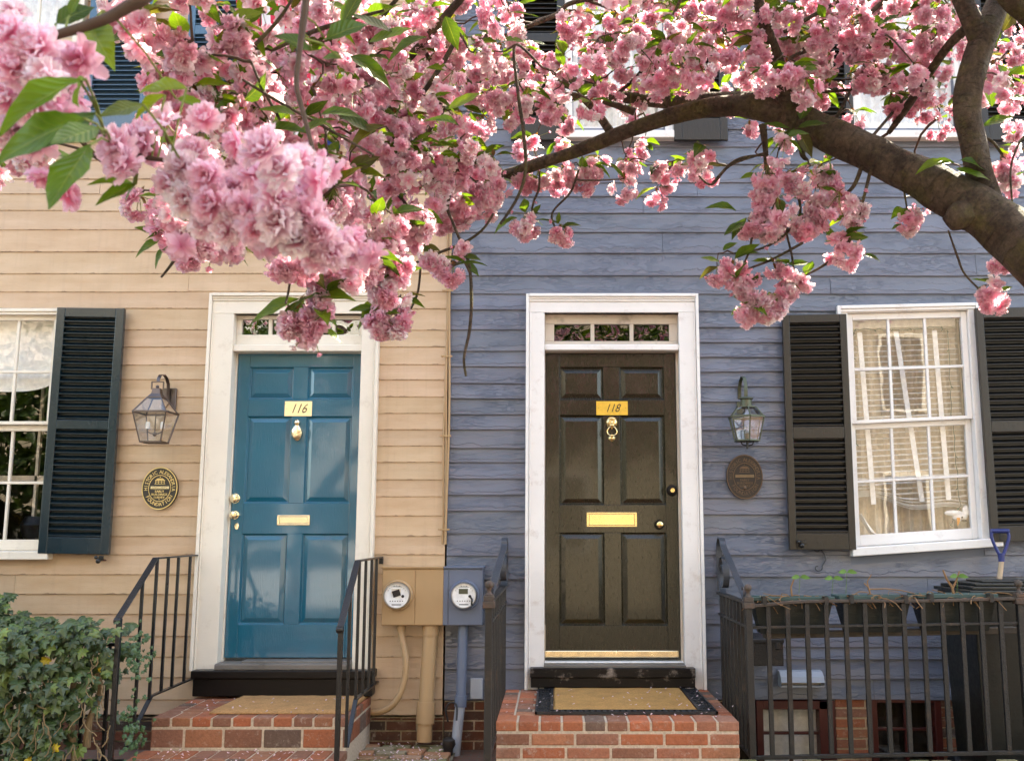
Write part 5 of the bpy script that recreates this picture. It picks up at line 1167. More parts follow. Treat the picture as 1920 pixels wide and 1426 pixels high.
# ------------------------------------------------------------- across the street: unseen, put in for bounce light and reflections
def far_house(x0,x1,h,wall,trim,label,seed):
    o=thing('row_house',label,'house',((x0+x1)/2,-14.5,-.26),'row houses across the street'); y=-14.5
    mb=MB(); mb.box(x0,x1,y-8,y,-.26,h); adopt(mb.build('wall',wall),o); mb=MB(); mb.box(x0-.1,x1+.1,y-8.2,y+.25,h,h+.4); adopt(mb.build('cornice',trim,None,.03),o)
    n=3
    for f in range(2):
        for k in range(n):
            cx_=x0+(x1-x0)*(k+.5)/n; z=.9+f*3
            if f==0 and k==n-1: mb=MB(); mb.box(cx_-.5,cx_+.5,y,y+.06,-.2,2.2); adopt(mb.build('door',M['shutter_navy'],None,.01),o); continue
            mb=MB(); mb.box(cx_-.5,cx_+.5,y,y+.05,z,z+1.7); w_=adopt(mb.build('window',trim,None,.01),o); mb=MB(); mb.box(cx_-.42,cx_+.42,y+.05,y+.06,z+.08,z+1.62); p=mb.build('pane',M['room_dark']); p.parent=w_
M['far_white']=plain('far_white_siding',(.55,.53,.50),.7); M['far_brick']=plain('far_brick',(.20,.10,.075),.85); M['far_yellow']=plain('far_cream',(.36,.30,.22),.7)
far_house(-16,-9.2,10.2,M['far_yellow'],M['cream'],'cream row house across the street behind a tree',1); far_house(-9.1,-3.6,9.8,M['far_white'],M['white'],'white row house across the street',2); far_house(-3.5,4.0,10.8,M['far_yellow'],M['white'],'wide tan row house across the street with white trim',3); far_house(4.1,11,10,M['far_yellow'],M['cream'],'cream row house across the street at the end of the row',4)
# a white car added out of view, for the glossy doors and glass to reflect
car=thing('reflection_car','unseen white car added across the street for the teal door to mirror','car',(-4.6,-11.4,-.26)); M['car']=paint('white_car_paint',(.78,.78,.78),.2,.03,.02,coat=.8)
prof=[(-2.15,.30),(-2.2,.62),(-2.05,.80),(-1.25,.92),(-.65,1.38),(.75,1.42),(1.35,.98),(2.05,.88),(2.2,.62),(2.15,.30)]
mb=MB(); mb.prism([(-4.6+a,-.26+b) for a,b in prof],-12.2,-10.6); adopt(mb.build('body',M['car'],None,.09,4),car)
mb=MB(); mb.prism([(-4.6+a,-.26+b) for a,b in ((-1.1,.94),(-.58,1.32),(.68,1.36),(1.18,.98))],-10.598,-10.59); mb.prism([(-4.6+a,-.26+b) for a,b in ((-1.1,.94),(-.58,1.32),(.68,1.36),(1.18,.98))],-12.21,-12.202); adopt(mb.build('side_window',M['sill_plain']),car)
for x in (-5.95,-3.2):
    for y in (-10.68,-12.12): mb=MB(); mb.lathe([(.02,y-.1),(.31,y-.1),(.32,y),(.31,y+.1),(.02,y+.1)],(x,0,.06),'y',24); adopt(mb.build('wheel',M['rubber'],None),car)
# ============================================================= cherry trees
rt=random.Random(77); nr=np.random.default_rng(5)
def mat_bark():
    t=NT('cherry_bark'); uv=t.new('UVMap'); mp=t.new('Mapping'); t.l.new(uv.outputs[0],mp.inputs[0]); mp.inputs['Scale'].default_value=(2.2,1,1)
    def nz(sc,scale,det,ro=.6):
        m=t.new('Mapping'); t.l.new(uv.outputs[0],m.inputs[0]); m.inputs['Scale'].default_value=sc; n=t.new('TexNoise'); t.l.new(m.outputs[0],n.inputs[0]); n.inputs['Scale'].default_value=scale; n.inputs['Detail'].default_value=det; n.inputs['Roughness'].default_value=ro; return n.outputs[0]
    len_=nz((1.3,26,1),2.6,4,.5); l2=t.ramp(len_,[(.56,0),(.64,1)])                  # lenticels ring the branch
    big=t.noise(scale=14,detail=8,rough=.7); fine=t.noise(scale=90,detail=6,rough=.7)
    col=t.mix(t.ramp(big,[(.35,0),(.65,1)]),(.045,.030,.020),(.135,.100,.068)); col=t.mix(t.math('MULTIPLY',l2,.4),col,(.035,.022,.017))
    moss=t.ramp(t.noise(scale=9,detail=7,rough=.68,loc=(4,4,4)),[(.50,0),(.66,.75)]); col=t.mix(moss,col,(.105,.095,.025))
    col=t.mix(1,col,t.ramp(fine,[(.3,.45),(.7,1.35)]),'MULTIPLY')
    h=t.math('MULTIPLY_ADD',l2,.4,t.math('MULTIPLY_ADD',big,1.0,t.math('MULTIPLY',fine,.6))); t.set(col=col,rough=.75,spec=.35,norm=t.bump(h,1.0,.018)); return t.m
M['bark']=mat_bark()
M['twigbark']=plain('cherry_twig_bark',(.075,.045,.030),.7,.4,.8,60)
def mat_soft(name,tr,rough,tint=1.0,veins=False):
    t=NT(name); c=t.attr()
    if veins:
        uv=t.new('UVMap'); s=t.new('SeparateXYZ'); t.l.new(uv.outputs[0],s.inputs[0]); u=t.math('ABSOLUTE',s.outputs[0])
        ph=t.math('SUBTRACT',s.outputs[1],t.math('MULTIPLY',u,.22)); w_=t.math('ABSOLUTE',t.math('SINE',t.math('MULTIPLY',ph,26)))
        vv=t.math('LESS_THAN',w_,.10); mid=t.math('LESS_THAN',u,.045); k=t.math('MAXIMUM',t.math('MULTIPLY',vv,.35),t.math('MULTIPLY',mid,.8)); c=t.mix(t.math('MULTIPLY',k,.5),c,(.30,.36,.08))
        n=t.noise(scale=30,detail=4); c=t.mix(1,c,t.ramp(n,[(.3,.8),(.7,1.15)]),'MULTIPLY'); nr_=t.bump(t.math('SUBTRACT',1.0,w_),.35,.002); t.set(norm=nr_)
    t.set(col=c,rough=rough,spec=.35); T=t.new('BsdfTranslucent'); t.l.new(c if not veins else t.mix(1,c,(1.5,1.4,.5),'MULTIPLY'),T.inputs[0]); mx=t.new('MixShader'); mx.inputs[0].default_value=tr
    t.l.new(t.p.outputs[0],mx.inputs[1]); t.l.new(T.outputs[0],mx.inputs[2]); t.l.new(mx.outputs[0],t.out.inputs[0]); return t.m
M['petal']=mat_soft('blossom_petal',.60,.55); M['leaf']=mat_soft('cherry_leaf',.45,.33,veins=True)

def petal(L,W,cup,tilt,az,nu,nv,rg,r0=.0015):
    u=np.linspace(-1,1,nu)[None,:]; v=np.linspace(0,1,nv)[:,None]
    wv=np.sin(np.clip(.10+v*.78,0,1)*np.pi)**.75*(.35+.65*v)
    notch=1-.13*np.exp(-(u/.28)**2)*v**3
    ruf=rg.normal(0,.05,(1,3)); fr=1+.06*np.sin(u*9+rg.uniform(0,6))*v**2
    X_=W*u*wv*fr; Y_=L*v*notch*fr*(1-.16*u*u*v)
    Z_=L*(cup*v**2*.5+ .10*np.sin(u*4.3+rg.uniform(0,6))*v**2 + .16*(u*u)*v*np.sign(rg.uniform(-.35,1)))
    t=np.broadcast_to(v,X_.shape)
    # tilt: angle from the flower axis (z)
    y=Y_*math.sin(tilt)+0*Z_ - Z_*math.cos(tilt); z=Y_*math.cos(tilt)+Z_*math.sin(tilt); y=y+r0
    c,s=math.cos(az),math.sin(az); P=np.stack([X_*c-y*s,X_*s+y*c,z],-1).reshape(-1,3)
    i=np.arange(nv-1)[:,None]*nu+np.arange(nu-1)[None,:]; F_=np.stack([i,i+1,i+nu+1,i+nu],-1).reshape(-1,4)
    return P,F_,t.reshape(-1)
def flower(kind,rg):
    layers={'full':[(8,1.45,.0235),(8,1.12,.022),(7,.78,.019),(5,.42,.016)],'ball':[(7,1.75,.022),(8,1.35,.022),(8,.95,.020),(7,.55,.017)],'open':[(6,1.42,.0245),(5,1.2,.022),(3,.7,.012)],'half':[(6,.75,.023),(6,.5,.021),(4,.25,.018)],'low':[(6,1.5,.024),(6,.9,.021)],
            'big':[(9,1.62,.0245),(10,1.3,.024),(9,1.0,.022),(8,.66,.019),(6,.35,.015)],'bigopen':[(7,1.45,.026),(6,1.2,.023),(4,.8,.014)]}[kind]
    big=kind.startswith('big'); nu,nv=(7,7) if big else (3,3) if kind=='low' else (4,4)
    Ps,Fs,Ts,Ls=[],[],[],[]; b=0
    for li,(n,tl,L) in enumerate(layers):
        o=rg.uniform(0,6)
        for k in range(n):
            P,F_,T=petal(L*rg.uniform(.85,1.1),L*rg.uniform(.30,.40)*1.15,rg.uniform(-.1,.35),tl+rg.normal(0,.13),o+k*2*math.pi/n+rg.normal(0,.12),nu,nv,rg)
            P=P+np.array([0,0,.0015*li]); Ps.append(P); Fs.append(F_+b); Ts.append(T); Ls.append(np.full(len(T),li/3.)); b+=len(P)
    return np.concatenate(Ps),np.concatenate(Fs),np.concatenate(Ts),np.concatenate(Ls)
KINDS={k:[flower(k,nr) for _ in range(n)] for k,n in (('full',4),('ball',4),('open',3),('half',3),('low',3),('big',5),('bigopen',2))}
def basis(d,rg):
    d=np.array(d,float); d/=np.linalg.norm(d)+1e-9; a=rg.normal(size=3); a-=d*a.dot(d); a/=np.linalg.norm(a); return np.stack([a,np.cross(d,a),d],1)
class Cloud:
    def __init__(s): s.P=[];s.F=[];s.C=[];s.U=[];s.b=0
    def add(s,P,F_,C,U=None):
        s.P.append(P);s.F.append(F_+s.b);s.C.append(C);s.b+=len(P)
        if U is not None: s.U.append(U)
    def build(s,name,mat,parent):
        P=np.concatenate(s.P).astype(np.float32);F_=np.concatenate(s.F).astype(np.int32);C=np.concatenate(s.C).astype(np.float32)
        me=bpy.data.meshes.new(name); me.vertices.add(len(P)); me.vertices.foreach_set('co',P.ravel()); n=len(F_); me.loops.add(n*4); me.loops.foreach_set('vertex_index',F_.ravel())
        me.polygons.add(n); me.polygons.foreach_set('loop_start',np.arange(0,n*4,4,dtype=np.int32)); me.polygons.foreach_set('use_smooth',np.ones(n,dtype=bool))
        a=me.color_attributes.new('Col','FLOAT_COLOR','POINT'); a.data.foreach_set('color',np.concatenate([C,np.ones((len(C),1),np.float32)],1).ravel())
        if s.U:
            U=np.concatenate(s.U).astype(np.float32); l=me.uv_layers.new(name='UVMap'); l.data.foreach_set('uv',U[F_.ravel()].ravel())
        me.materials.append(mat); me.update(calc_edges=True); o=bpy.data.objects.new(name,me); COL.objects.link(o); adopt(o,parent); return o
DEEP=np.array([.80,.26,.43]); MID=np.array([.94,.57,.69]); PALE=np.array([.97,.79,.85]); WHT=np.array([.97,.90,.90])
def add_flower(cl,kind,pos,d,sc,pale=None):
    P,F_,T,Lr=KINDS[kind][nr.integers(len(KINDS[kind]))]; B=basis(d,nr); Q=(P*sc*(1+.0*Lr[:,None]))@B.T+np.array(pos)
    k=nr.beta(.9,.8) if pale is None else pale
    tip=(MID*(1-k)+PALE*k) if k<.85 else PALE*.5+WHT*.5
    if nr.random()<.07: tip=WHT
    base=DEEP*(1-.35*k)+MID*.35*k; tt=np.clip(T*1.35-.25*(Lr),0,1)[:,None]**.8
    C=base*(1-tt)+tip*tt; C=C*nr.uniform(.9,1.06); cl.add(Q,F_,np.clip(C,0,.95))
def leaf_tpl(nu,nv,curl,fold,serr=0):
    u=np.linspace(-1,1,nu)[None,:]; v=np.linspace(0,1,nv)[:,None]
    wv=np.interp(v,[0,.08,.25,.45,.7,.88,.95,1],[0,.35,.82,1,.72,.26,.10,0]); X_=u*wv*.24*(1+ (0.03*np.sin(v*60) if serr else 0)); Y_=v*np.ones_like(u); Z_=fold*np.abs(u)*wv*.24-curl*v**2+.015*np.sin(v*14+u*2)*np.abs(u)
    i=np.arange(nv-1)[:,None]*nu+np.arange(nu-1)[None,:]
    return np.stack([X_,Y_+0*X_,Z_],-1).reshape(-1,3),np.stack([i,i+1,i+nu+1,i+nu],-1).reshape(-1,4),np.stack([np.broadcast_to(u,X_.shape),Y_],-1).reshape(-1,2)
LEAF=[leaf_tpl(5,7,c,f) for c,f in ((.15,.3),(.3,.5),(.05,.2),(.4,.35))]; LEAFB=[leaf_tpl(9,17,c,f,1) for c,f in ((.15,.3),(.28,.45),(.05,.2))]
LC=[np.array(c) for c in ((.060,.120,.016),(.075,.150,.018),(.105,.195,.020),(.050,.095,.018),(.15,.24,.02),(.10,.10,.025))]
def add_leaf2(cl,pos,d,up,L,col=None,tpl=None,wide=1.0):
    P,F_,U=(tpl or LEAF)[nr.integers(len(tpl or LEAF))]; d=np.array(d,float); d/=np.linalg.norm(d); up=np.array(up,float); x=np.cross(d,up); x/=np.linalg.norm(x)+1e-9; z=np.cross(x,d)
    Q=(P*L*np.array([wide,1,1]))@np.stack([x,d,z],0)+np.array(pos); c=LC[nr.choice(6,p=[.26,.25,.2,.15,.08,.06])] if col is None else np.array(col)
    C=np.tile(c*nr.uniform(.8,1.2),(len(P),1)); cl.add(Q,F_,C,U)

tree=thing('cherry_tree','blossoming pink cherry tree whose thick mossy limb arches in from the right edge','tree',(2.35,-4.15,GZ),'cherry trees in blossom')
tree2=thing('cherry_tree','cherry tree whose close pink sprays and big leaves hang before the beige house','tree',(-3.4,-6.3,-.26),'cherry trees in blossom')
def pd(px,py,d): return at(px,py,-D+d)
NODES=[]                                            # (point, radius) samples of the branch network, for twigs to join
def limb(par,pts,name='branch',n=12,jit=.10,mat=None,sub=6,reg=True,extra=None,ts=1.0):
    P=[pd(*p[:3]) for p in pts]; Rr=[p[3]*p[2]/F*(.90 if name=='trunk' else 1.02 if p[3]>7 else .78) for p in pts]
    if extra: P+= [Vector(e[:3]) for e in extra]; Rr+=[e[3] for e in extra]
    S=smooth(P,sub); rr=[]
    for i in range(len(P)-1):
        for k in range(sub): t=k/sub; rr.append(Rr[i]*(1-t)+Rr[i+1]*t)
    rr.append(Rr[-1])
    for i in range(1,len(S)-1):
        q=S[i]; a=rr[i]*.18*ts; S[i]=q+Vector((mnoise.noise(q*5),mnoise.noise(q*5+Vector((9,0,0))),mnoise.noise(q*5+Vector((0,9,0)))))*a
    mb=MB(); mb.tube(S,rr,n,jit=jit); 
    if reg:
        for q,r_ in zip(S,rr): NODES.append((q,r_))
    return mb.build(name,mat or M['bark'],par,angle=80)
A_=[(1960,505,2.68,55),(1900,440,2.72,54),(1835,396,2.75,52),(1770,362,2.78,46),(1700,322,2.82,42),(1620,282,2.86,39),(1550,250,2.9,36),(1490,222,2.94,34),(1430,206,2.96,30),(1370,200,2.98,24),(1310,206,3.0,20),(1240,224,3.04,18),(1160,252,3.08,16),(1080,284,3.12,14),(1000,312,3.16,13),(945,330,3.2,12),(915,344,3.22,9),(885,366,3.25,6),(850,392,3.28,4)]
pts=A_[::-1]
limb(tree,pts,'trunk',22,.16,extra=[(1.62,-4.18,1.72,.098),(1.95,-4.16,1.25,.125),(2.25,-4.15,.6,.15),(2.35,-4.15,-.2,.21)],sub=8)
mb=MB(); k_=pd(1805,405,2.74); mb.ball(tuple(k_),.056,22,sc=(1.05,.9,.80)); bumpy(mb,.018,17,tuple(k_)); mb.build('burl',M['bark'],tree)
limb(tree,[(1855,385,2.76,26),(1838,330,2.74,26),(1822,260,2.73,26),(1812,200,2.72,27),(1825,130,2.71,27),(1850,60,2.70,25),(1878,-20,2.70,22),(1900,-120,2.7,20),(1940,-300,2.75,14)],'branch',18,.14)
limb(tree,[(1840,80,2.70,22),(1815,20,2.68,20),(1790,-40,2.66,19),(1750,-160,2.6,15),(1690,-330,2.6,10)],'branch',14,.14)
limb(tree,[(1960,60,2.62,26),(1930,25,2.6,26),(1890,-10,2.58,24),(1840,-90,2.55,18)],'branch',12,.14,reg=False)
limb(tree,[(1474,232,2.93,15),(1472,180,2.9,14.5),(1460,120,2.86,13),(1440,60,2.8,12),(1418,-10,2.75,11),(1390,-120,2.7,9),(1350,-280,2.7,5)],'branch',14,.13)
for pts in [
 [(1810,55,2.72,10),(1775,90,2.8,9),(1740,140,2.9,8.5),(1700,200,3.0,8),(1665,250,3.05,6)],
 [(1500,215,3.0,17),(1420,188,3.15,17),(1330,188,3.25,16),(1250,190,3.3,14),(1190,186,3.32,12),(1110,168,3.35,13),(1040,146,3.38,13),(1010,138,3.4,9)],
 [(1130,176,3.34,11),(1120,140,3.3,10),(1115,110,3.28,6)],
 [(1150,255,3.1,9),(1110,200,3.1,8),(1070,178,3.1,7),(1000,196,3.15,6)],
 [(1190,210,3.2,8),(1120,188,3.2,7),(1060,186,3.2,5.5),(1005,205,3.2,4),(960,240,3.2,3)],
 [(1070,20,2.9,4),(1010,40,2.9,6),(960,66,2.9,6),(915,64,2.9,5),(900,100,2.9,3)],
 [(1180,-10,2.8,4),(1075,5,2.85,6),(1040,30,2.86,6),(960,62,2.9,5)],
 [(880,-20,2.5,8),(810,60,2.55,8),(770,105,2.6,8),(745,135,2.6,5)],
 [(860,60,2.5,5),(835,110,2.5,6.5),(800,165,2.5,6),(770,200,2.5,5)],
 [(560,-20,1.75,3),(520,40,1.75,5),(478,84,1.75,5)],[(720,20,2.0,4),(600,55,2.0,6),(510,95,2.0,4)],
 [(455,150,1.8,3.4),(520,190,1.8,4),(585,225,1.85,4),(650,262,1.9,3.5),(700,290,2,3)],
 [(470,115,1.8,3),(492,165,1.8,4),(525,225,1.8,3.5)],
 [(1010,120,2.6,3),(965,85,2.6,3.5),(972,180,2.6,4.5),(982,250,2.6,4.5),(985,320,2.6,4.6),(970,370,2.6,4),(938,420,2.6,3.2)],
 [(865,300,2.7,4),(840,380,2.7,4),(850,420,2.7,3.5),(878,490,2.7,4),(884,560,2.7,4.2),(880,620,2.7,4.2),(870,670,2.7,3.5),(874,705,2.7,3)],
 [(925,400,2.8,3),(905,430,2.8,3),(870,455,2.8,3.5),(820,475,2.8,3.5),(735,512,2.8,2.5)],
 [(790,478,2.7,2.6),(785,540,2.7,3),(775,570,2.7,2.8),(762,592,2.7,2)],
 [(1012,322,3.1,2.5),(1010,355,3.1,3),(1000,380,3.1,3),(995,410,3.1,2.2)],
 [(1085,318,3.1,2.6),(1070,360,3.1,2.8),(1035,400,3.1,2.8),(1045,435,3.1,2)],
 [(1430,235,2.95,8),(1435,280,2.95,7),(1440,325,2.95,6),(1455,320,2.95,3)],
 [(1440,290,2.9,3),(1380,300,2.9,3),(1335,345,2.9,3.5)],[(1310,330,2.9,2),(1335,346,2.9,3),(1370,310,2.9,3),(1440,285,2.9,3.2)],
 [(1500,250,2.9,8),(1505,290,2.9,7),(1515,300,2.9,3)],
 [(1620,300,2.85,6),(1600,350,2.85,5),(1560,380,2.85,4),(1505,405,2.85,4),(1470,440,2.85,3.5),(1430,465,2.85,3),(1375,475,2.85,2)],
 [(1490,330,2.85,4),(1500,400,2.85,3.5),(1475,425,2.85,3),(1485,480,2.85,3),(1490,520,2.85,2.4)],
 [(1505,455,2.85,3.5),(1450,485,2.85,3.2),(1400,505,2.85,2.6)],[(1410,440,2.85,3),(1405,470,2.85,3),(1390,505,2.85,2)],
 [(1605,430,2.85,4),(1580,470,2.85,4),(1540,500,2.85,3.5),(1500,520,2.85,2.5)],
 [(1635,310,2.84,5),(1620,370,2.84,4),(1612,400,2.84,3),(1605,430,2.84,3)],
 [(1692,345,2.82,2.6),(1697,370,2.82,2.6),(1701,395,2.82,2)],
 [(1778,432,2.74,2.4),(1795,480,2.74,3),(1810,515,2.74,2.6),(1850,555,2.74,2.2)],
 [(1935,240,2.7,3),(1910,270,2.7,3),(1895,320,2.7,2.6),(1900,400,2.7,2.2)],[(1830,255,2.73,6),(1860,265,2.73,4),(1885,300,2.73,3)],
 [(350,425,1.9,3.5),(340,460,1.9,4),(325,490,1.9,4),(302,520,1.9,2.5)],
 [(545,510,2.0,3),(542,540,2.0,3.2),(538,560,2.0,2.4)],
 [(780,70,2.6,6),(830,180,2.65,5),(770,300,2.7,6),(735,340,2.7,5),(770,400,2.7,5),(760,440,2.7,4)],
 [(940,325,3.2,7),(880,300,2.9,6),(840,330,2.8,6),(780,350,2.7,4)],[(760,-20,2.4,6),(700,60,2.4,6),(690,150,2.4,5),(730,200,2.4,4)],
 [(1470,60,2.8,5),(1560,10,2.8,6),(1640,-40,2.8,7)],[(1480,110,2.8,5),(1580,60,2.85,6),(1660,0,2.85,6),(1720,-60,2.8,7)],
 [(1740,140,2.9,6),(1660,160,2.9,5),(1580,170,2.95,4),(1500,175,2.95,3)],[(1330,150,3.0,5),(1360,60,2.95,5),(1370,-30,2.9,5)],
 [(1250,215,3.05,4),(1255,120,3.0,4),(1260,40,2.95,4),(1290,-30,2.9,4)],[(1140,190,3.1,4),(1210,120,3.05,5),(1180,40,3.0,4),(1100,0,2.95,4)],
 [(1560,240,2.95,5),(1600,160,3.0,4),(1640,90,3.0,4),(1650,10,3.0,4)],[(1620,275,2.9,4),(1700,180,3.05,4),(1760,120,3.05,4)],
 ]: limb(tree,pts,'branch',9,.12)
# canopy limbs above the frame (they shade the crown)
for pts in [[(1350,-280,2.7,6),(1100,-420,2.7,5),(800,-420,2.6,4)],[(1690,-330,2.6,9),(1500,-480,2.7,6),(1250,-560,2.8,4)],[(1940,-300,2.75,12),(1980,-600,2.9,8)],[(880,-20,2.5,8),(960,-160,2.6,9),(1100,-300,2.7,9),(1350,-280,2.7,8)],[(560,-20,1.75,3),(640,-120,2,6),(880,-170,2.5,8),(960,-160,2.6,8)]]: limb(tree,pts,'branch',8,.1)
NT1=len(NODES)
# near branches of the second tree
N0=len(NODES)
limb(tree2,[(66,86,.98,5),(110,66,.98,9),(150,54,.98,10),(200,36,.98,10.5),(240,14,.98,12),(285,-18,.98,13),(330,-120,1.0,16),(200,-400,1.05,22)],'branch',14,.12,M['twigbark'],extra=[(-1.2,-5.9,2.7,.03),(-2.4,-6.1,2.5,.06),(-3.2,-6.25,1.6,.11),(-3.4,-6.3,.4,.14),(-3.4,-6.3,-.3,.18)])
limb(tree2,[(590,292,1.1,6),(580,255,1.1,5.5),(568,210,1.1,6.2),(556,160,1.1,6.8),(560,110,1.1,6.8),(568,50,1.1,7.2),(574,-20,1.1,7.5),(560,-160,1.1,10),(330,-120,1.0,15)],'branch',12,.12,M['twigbark'])
limb(tree2,[(640,462,1.0,2.5),(560,420,1.0,4),(480,360,1.0,5),(400,330,1.0,5.5),(330,305,1.0,6),(262,292,1.0,6),(200,262,.98,6),(150,215,.98,6.5),(90,150,.98,7),(40,60,.98,7),(-10,-60,1.0,8),(-60,-200,1.0,10),(-100,-420,1.0,13)],'branch',10,.12,M['twigbark'],extra=[(-1.3,-5.9,2.3,.03),(-2.4,-6.1,2.3,.05)])
N2NODES=NODES[N0:]; NODES=NODES[:N0]

blo=Cloud(); lea=Cloud(); blo2=Cloud(); lea2=Cloud(); tw=MB(); ped=MB()
MAP=[  # blossom density in 40 px cells: 0 none .. 3 full
[1,1,0,1,0,3,2,2,2,0,1,1,2,2,3,3,3,3,2,3,3,2,2,3,2,1,1,2,3,2,3,3,3,3,3,3,3,3,3,3,3,3,3,3,3,0,1,1],
[0,1,0,0,0,1,2,1,0,0,2,2,1,2,2,3,3,3,3,3,3,2,2,2,1,1,2,2,3,3,2,3,3,3,3,3,3,3,3,3,3,3,2,3,3,2,1,1],
[0,0,0,0,0,0,2,3,2,0,2,2,2,3,2,3,3,3,3,3,3,3,3,2,2,2,2,2,3,2,2,3,3,3,2,3,3,3,3,2,3,3,3,3,1,0,1,2],
[0,0,0,0,0,0,2,3,3,2,2,3,3,3,3,3,3,2,2,3,3,3,3,3,2,2,2,2,2,2,3,3,3,1,2,3,3,3,2,2,3,2,2,1,2,0,2,2],
[0,0,0,0,0,0,0,2,3,3,2,3,3,3,3,3,3,3,3,3,3,2,3,2,3,2,1,2,2,3,3,2,2,0,2,3,3,3,2,1,1,2,3,2,1,0,2,2],
[0,0,0,0,0,0,0,0,2,2,3,2,3,2,2,2,3,3,2,2,2,2,3,2,2,1,2,1,1,2,1,0,1,0,0,2,2,2,1,1,1,1,2,2,1,0,1,2],
[2,0,0,0,0,0,0,1,1,2,2,3,3,3,3,3,2,3,3,2,3,3,3,2,2,2,1,1,0,1,0,0,0,0,0,1,2,2,1,0,1,2,1,2,0,0,1,2],
[2,3,0,0,0,0,0,1,2,2,2,3,3,3,3,3,3,3,3,3,3,3,2,2,2,1,0,1,2,2,1,2,2,1,0,1,1,1,0,0,0,0,0,0,0,1,1,2],
[0,0,0,0,0,0,1,1,2,2,2,2,3,3,3,3,3,3,2,3,3,3,2,2,0,1,1,1,1,1,1,2,2,1,0,2,2,2,2,0,0,0,0,0,0,1,2,0],
[0,0,0,0,0,0,1,2,2,2,2,2,2,2,3,3,3,3,3,0,3,3,1,0,0,0,0,0,0,0,1,0,0,0,0,1,2,2,2,2,0,0,0,2,0,0,0,1]]
centers=[]
for j,row in enumerate(MAP):
    for i,ch in enumerate(row[:48]):
        pr={1:.30,2:1.0,3:2.0}.get(ch,0)
        pr*=1.5 if i>=22 and j<5 else 1.15 if i>=20 and j<6 else .84
        n=int(pr)+(1 if nr.random()<pr-int(pr) else 0)
        for _ in range(n):
            px=i*40+nr.uniform(0,40); py=j*40+nr.uniform(0,40); base=1.55+1.35*min(1,max(0,(px-150)/850)); d=base+nr.uniform(-.22,.45)
            if px>1480 and py>180: d=nr.uniform(2.95,3.3) if py<330-(px-1480)*-.35 else d
            if 940<px<1930:
                ly=np.interp(px,[945,1080,1240,1370,1490,1620,1770,1900],[330,284,224,200,222,282,362,440])
                if abs(py-ly)<58: d=nr.uniform(3.28,3.6)
            centers.append((px,py,d,None))
EX=[(985,423,3.1,28),(1052,438,3.1,22),(1698,413,2.82,27),(1582,474,2.85,34),(1862,557,2.74,30),(1882,492,2.9,22),(1880,312,2.75,26),(1898,330,2.75,20),
 (1345,515,2.85,18),(1375,505,2.85,22),(1400,520,2.85,22),(1385,540,2.85,20),(1408,555,2.85,20),(1430,580,2.85,24),(1402,590,2.85,20),(1455,575,2.85,22),(1470,545,2.85,22),(1475,515,2.85,22),(1450,505,2.85,16),(1510,528,2.85,14),
 (1440,345,2.85,26),(1432,370,2.85,26),(1440,395,2.85,24),(1425,420,2.85,24),(1450,430,2.85,26),(1480,420,2.85,20),(1515,425,2.85,28),(1528,405,2.85,22),(1500,350,2.85,24),(1535,365,2.85,26),(1560,360,2.85,24),(1580,385,2.85,20),(1610,395,2.85,18),(1555,340,2.85,20),(1480,335,2.85,20),(1405,430,2.85,16),(1600,415,2.85,12),
 (260,388,1.9,26),(320,400,1.7,30),(345,430,1.7,30),(330,455,1.8,24),(380,455,1.7,26),(350,480,1.8,22),(400,470,1.8,24),(430,465,1.8,24),(300,420,1.8,22),
 (540,495,1.9,30),(575,500,1.9,28),(600,520,2.0,26),(640,500,2.0,30),(660,520,2.0,28),(690,500,2.1,28),(720,470,2.2,34),(745,500,2.2,34),(735,545,2.2,34),(715,530,2.2,26),(700,440,2.2,34),(735,430,2.2,34),(780,420,2.3,34),(760,455,2.3,30),
 (825,500,2.6,20),(850,515,2.6,18),(810,490,2.6,18),(870,470,2.7,14),
 (560,590,2.0,28),(590,600,2.0,28),(545,610,2.0,24),(605,575,2.0,24),(585,630,2.0,20),(600,550,2.0,20),
 (725,590,2.4,26),(745,605,2.4,28),(715,612,2.4,24),(750,575,2.4,18),
 (40,290,1.9,34),(75,300,1.9,28),(15,285,1.9,26),
 (860,390,2.8,34),(900,385,2.9,32),(920,360,2.9,28),(840,410,2.8,28),(880,360,2.9,30),
 (980,340,3.2,20),(1010,335,3.2,20),(1055,330,3.2,24),(1105,325,3.2,24),(1095,345,3.2,20),(1180,320,3.2,22),(1235,325,3.2,20),(1290,318,3.2,22),(1320,300,3.1,22)]
for px,py,d,rad in EX: centers.append((px,py,d,rad))
